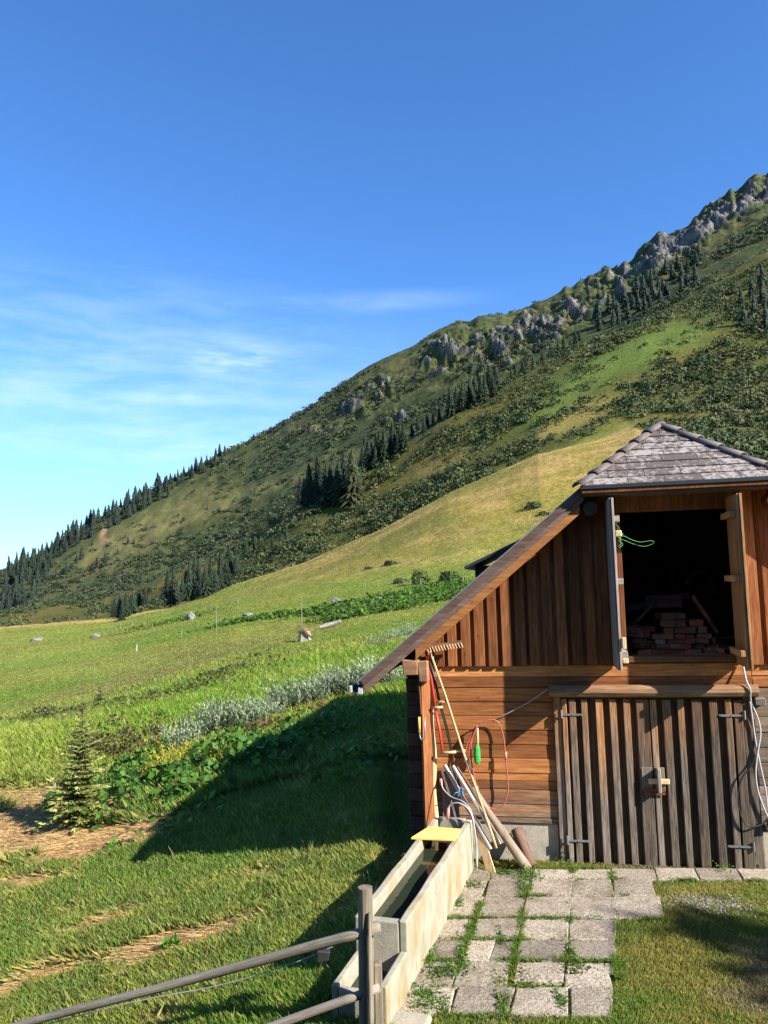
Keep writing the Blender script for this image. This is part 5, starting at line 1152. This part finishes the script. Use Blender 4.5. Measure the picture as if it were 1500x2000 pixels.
# stones, log, cairn, poles, fence posts out in the meadow
def stone(px, py, wpx, hpx, label, seed, mt_=None, name='boulder', cat='boulder'):
    r = random.Random(seed); p, d = hit(px, py, 20); w = wpx / 1500 * d / 2 * .85; h = hpx / 1500 * d * .85
    bm = bmesh.new(); bmesh.ops.create_icosphere(bm, subdivisions=3, radius=1)
    for v in bm.verts:
        n = 1 + .22 * math.sin(v.co.x * 3.1 + seed) * math.cos(v.co.y * 2.7 + seed * 2) + .12 * math.sin(v.co.z * 6 + v.co.x * 5 + seed); v.co = Vector((v.co.x * w * n, v.co.y * w * .8 * n, max(v.co.z, -.35) * h * .8 * n + h * .15))
    me = bpy.data.meshes.new(name); bm.to_mesh(me); bm.free(); me.materials.append(mt_ or M_ROCK); me.polygons.foreach_set('use_smooth', [True] * len(me.polygons))
    o = bpy.data.objects.new(name, me); C.objects.link(o); o.location = p; return tag(o, label, cat)
stone(372, 1211, 20, 17, 'tall rounded grey boulder standing alone in the left meadow', 1)
stone(484, 1203, 22, 7, 'flat pale boulder lying right of the tall rounded boulder', 2)
stone(658, 1178, 28, 12, 'grey boulder at the upper left edge of the dock field', 3)
stone(744, 1177, 26, 12, 'pale boulder in the middle of the dock leaves', 4)
stone(188, 1246, 28, 8, 'low grey boulder half sunk in the far left meadow', 5)
stone(72, 1251, 26, 7, 'flattest boulder, farthest left in the meadow', 6)
stone(464, 1178, 5, 4, 'small pale boulder above the tall rounded boulder', 7)
p, d = hit(595, 1252, 20); k_ = d / 1500
t = empty('tree_stump', 'pale hacked tree stump with a stick leaning on it in the meadow', 'stump', p)
h = MB(); n = 11
h.tube([(0, 0, -.2), (0, 0, 8 * k_), (.02, 0, 20 * k_)], [14 * k_, 12 * k_, 11 * k_], n, .9, wob=.22); h.build('stump_wood', W_GREYZ, t)
h = MB(); h.beam((-4 * k_, -13 * k_, 24 * k_), (17 * k_, -13 * k_, 4 * k_), 1.6 * k_, 1.6 * k_, r=.3); h.build('stick', W_BARK, t)
r_ = np.random.default_rng(8); pts = r_.normal(size=(260, 3)) * np.array([9 * k_, 8 * k_, 2.5 * k_]) + np.array([0, 0, 21 * k_]); V, F, Cc = leaves(pts, .3, 3.2 * k_, .5, np.array([[.36, .25, .11]]), .3, .2, 8); npmesh('dry_grass', V, F, M_GRASS, Cc, t)
p, d = hit(645, 1226, 20); k_ = d / 1500
h = MB(); h.tube([(-20 * k_, 0, 1 * k_), (-5 * k_, .1, 4.4 * k_), (8 * k_, .1, 7.5 * k_), (20 * k_, 0, 12 * k_)], [3.2 * k_, 4 * k_, 4.2 * k_, 3.4 * k_], 8, .9, wob=.08); o = h.build('fallen_log', W_GREY); o.location = p; tag(o, 'bleached fallen log lying right of the hacked stump', 'log')
def meadow_pole(px, py, hpx, label, rk_, m_=None, group=None):
    p, d = hit(px, py, 18); k_ = d / 1500; h = MB(); h.tube([(0, 0, -.2), (.0, 0, hpx * k_ * .5), (.6 * k_, 0, hpx * k_)], [rk_ * k_, rk_ * k_ * .9, rk_ * k_ * .7], 6, .7); o = h.build('marker_pole', m_ or W_GREYZ); o.location = p; return tag(o, label, 'pole', group)
meadow_pole(590, 1228, 70, 'tall thin pole sticking up just behind the hacked stump', .7)
meadow_pole(423, 1234, 50, 'thin grey pole standing alone right of the tall boulder', .7)
meadow_pole(267, 1272, 13, 'short white marker post in the left meadow', 1.2, M_WHITEP)
meadow_pole(104, 1700, 30, 'short grey stake in the grass left of the barn shadow', 4.0)
for a, b, hh in ((235, 1226, 8), (258, 1224, 8), (281, 1222, 9), (297, 1230, 10), (355, 1246, 18)): meadow_pole(a, b, hh, 'thin pasture fence post in the far left meadow', .7, None, 'pasture fence posts on the left')
ft = empty('wire_fence', 'low post and wire fence below the bushes at the far edge of the dock field', 'fence', hit(800, 1145, 20)[0])
prev = None
for a, b in ((713, 1147), (738, 1146), (789, 1144), (822, 1143), (872, 1141), (905, 1139)):
    p, d = hit(a, b, 40); k_ = d / 1500; q = p - ft.location; h = MB(); h.tube([q + Vector((0, 0, -.2)), q + Vector((0, 0, 13 * k_))], .9 * k_, 6, .8); h.build('post', W_GREYZ, ft)
    if prev is not None: h = MB(); h.tube([prev + Vector((0, 0, 9 * k_)), q + Vector((0, 0, 9 * k_))], .16 * k_, 4); h.build('wire', M_ALU, ft)
    prev = q

# weeds in the paving joints and at the wall
def weed(px, py, rpx, hpx, label, seed, n=150, cA=(.075, .16, .020), grp=None):
    r = np.random.default_rng(seed + 50); p, d = hit(px, py, 4.5); w = rpx / 1500 * d; h = hpx / 1500 * d * (.38 if seed < 18 and seed not in (1, 2) else .7); dl_ = hpx / 1500 * d * .9
    pts = np.stack([r.normal(size=n) * w * .45 + 0, r.normal(size=n) * max(w * .4, dl_), np.abs(r.normal(size=n)) * h * .35 + .025], 1)
    V, F, Cc = leaves(pts, .75, .020, .6, np.array([cA]), .4, .34, seed); o = npmesh('weed', V, F, M_LEAF, Cc); o.location = (p.x, p.y, .0); return tag(o, label, 'weed', grp)
weed(1108, 1692, 24, 26, 'leafy weed at the foot of the left door post', 1)
weed(1028, 1715, 34, 22, 'largest spreading weed between the first slabs below the leaning poles', 2, 300)
weed(1022, 1745, 14, 26, 'trailing weed in the joint under the largest weed', 3)
weed(985, 1712, 22, 10, 'low weed left of the largest spreading weed', 4, 120)
weed(915, 1735, 24, 10, 'low weed beside the trough wall near its far end', 5, 120)
weed(892, 1770, 14, 16, 'weed against the trough foot, below the low far one', 6)
weed(922, 1826, 13, 16, 'round weed tuft in the left paving joint', 7, 130)
weed(980, 1845, 7, 24, 'thin weed strip in the short joint of a slab', 8, 80)
weed(835, 1870, 24, 30, 'weed thicket against the middle of the trough wall', 9, 260)
weed(865, 1905, 40, 14, 'weed row along the slab edge near the lower trough', 10, 240)
weed(905, 1885, 13, 34, 'tall weed between the leftmost slabs', 11, 150)
weed(1118, 1870, 8, 34, 'weed line in the right paving joint', 12, 110)
weed(1000, 1918, 50, 8, 'mossy weed strip across the lower slabs', 13, 200, (.14, .15, .03))
weed(1120, 1900, 50, 7, 'mossy weed strip crossing the joint at lower right', 14, 180, (.10, .14, .025))
weed(835, 1965, 40, 26, 'broad weed clump in the bottom corner by the flat stone', 15, 320)
weed(975, 1960, 8, 30, 'weed in the lowest joint between two slabs', 16, 90)
weed(1093, 1965, 8, 24, 'weed in the lowest joint at right', 17, 90)
weed(1025, 1692, 26, 14, 'dry weed tuft at the foot of the bark log', 18, 120, (.15, .14, .05))
weed(1395, 1690, 24, 34, 'dark weed growing at the right door leaf foot', 19, 220)
weed(1436, 1680, 28, 30, 'dark weed between the door post and the right plinth', 20, 260)
for a, b, sd, lab in ((335, 1868, 1, 'pale green dock plant alone in the hay strewn grass'), (226, 1665, 2, 'small pale dock plant at the tip of the barn shadow')):
    r = np.random.default_rng(sd + 70); p, d = hit(a, b, 5); pts = r.normal(size=(26, 3)) * np.array([.07, .07, .05]) + np.array([0, 0, .11]); V, F, Cc = leaves(pts, .8, .055, .5, np.array([[.12, .27, .03]]), .25, .6, sd); o = npmesh('dock_plant', V, F, M_LEAF, Cc); o.location = p; tag(o, lab, 'dock plant')
# gravel patch in the lawn
r = np.random.default_rng(77); n = 900; X = 3.12 + r.normal(size=n) * .22; Y = 8.05 + r.normal(size=n) * .10 - (X - 3.12) * .15
X = np.concatenate([X, 3.55 + r.normal(size=260) * .25]); Y = np.concatenate([Y, 6.9 + r.normal(size=260) * .18]); Z = zat(X, Y) + .012; n = len(X)
s_ = r.uniform(.004, .013, n)[:, None, None]; cube = np.array([[-1, -1, -.7], [1, -1, -.7], [1, 1, -.7], [-1, 1, -.7], [-.7, -.8, .7], [.8, -.7, .6], [.7, .8, .7], [-.8, .6, .65]])
an = r.uniform(0, 6.283, n); Rm = np.zeros((n, 3, 3)); Rm[:, 0, 0] = np.cos(an); Rm[:, 0, 1] = -np.sin(an); Rm[:, 1, 0] = np.sin(an); Rm[:, 1, 1] = np.cos(an); Rm[:, 2, 2] = .8
V = (cube[None] * s_ * r.uniform(.7, 1.3, (n, 8, 1))) @ Rm.transpose(0, 2, 1) + np.stack([X, Y, Z], 1)[:, None, :]
Fq = np.array([(0, 3, 2, 1), (4, 5, 6, 7), (0, 1, 5, 4), (1, 2, 6, 5), (2, 3, 7, 6), (3, 0, 4, 7)]); F = (Fq[None] + (np.arange(n) * 8)[:, None, None]).reshape(-1, 4)
M_GRAV = mat_leaf('gravel_stone', 0., rough=.9, var=False)
tag(npmesh('gravel', V.reshape(-1, 3), F, M_GRAV, np.repeat(r.uniform(.10, .34, (n, 1)) * np.array([[1, .96, .9]]), 8, 0)), 'pale loose gravel showing through the lawn', 'gravel', kind='stuff')

# ---------------------------------------------------------------- behind the viewer: the farmhouse and a tree that shade the yard
W_HOUSE = mat_wood('farmhouse_wood', ((.03, .016, .008), (.07, .035, .018), (.11, .06, .03)), 'X')
fh = empty('farmhouse', 'dark timber farmhouse behind the viewer with a wide low roof', 'house', (-1, -1.2, 0))
h = MB(); h.box(-9, 9.6, -11, 0, -2.5, 7.3); h.build('wall', W_HOUSE, fh)
h = MB(); h.hexa([(-10, -12, 7.3), (10.2, -12, 7.3), (10.2, .5, 7.3), (-10, .5, 7.3), (-10, -6.1, 9.6), (10.2, -6.1, 9.6), (10.2, -5.4, 9.6), (-10, -5.4, 9.6)]); h.build('roof', M_SHINGLE, fh)

yt = empty('yard_tree', 'leafy tree standing beyond the right edge of the yard', 'tree', (14.6, -.6, 0))
h = MB(); h.tube([(0, 0, -.5), (.05, 0, 4), (-.05, .05, 7.5), (0, 0, 9.)], [.2, .16, .09, .03], 9); h.build('trunk', M_TRUNK, yt, smooth=True)
r = np.random.default_rng(91); cl_ = np.array([[0, 0, 8.4], [.9, .3, 8.0], [-.9, .2, 8.7], [.3, .9, 8.1], [-.3, -.8, 8.9], [-1.3, .9, 8.0], [2.0, .8, 7.2]])
pts = np.concatenate([c + r.normal(size=(90, 3)) * np.array([.26, .26, .20]) for c in cl_]); V, F, Cc = leaves(pts, .5, .13, .7, np.array([[.05, .09, .02]]), .3, .6, 91); npmesh('crown', V, F, M_LEAF, Cc, yt)
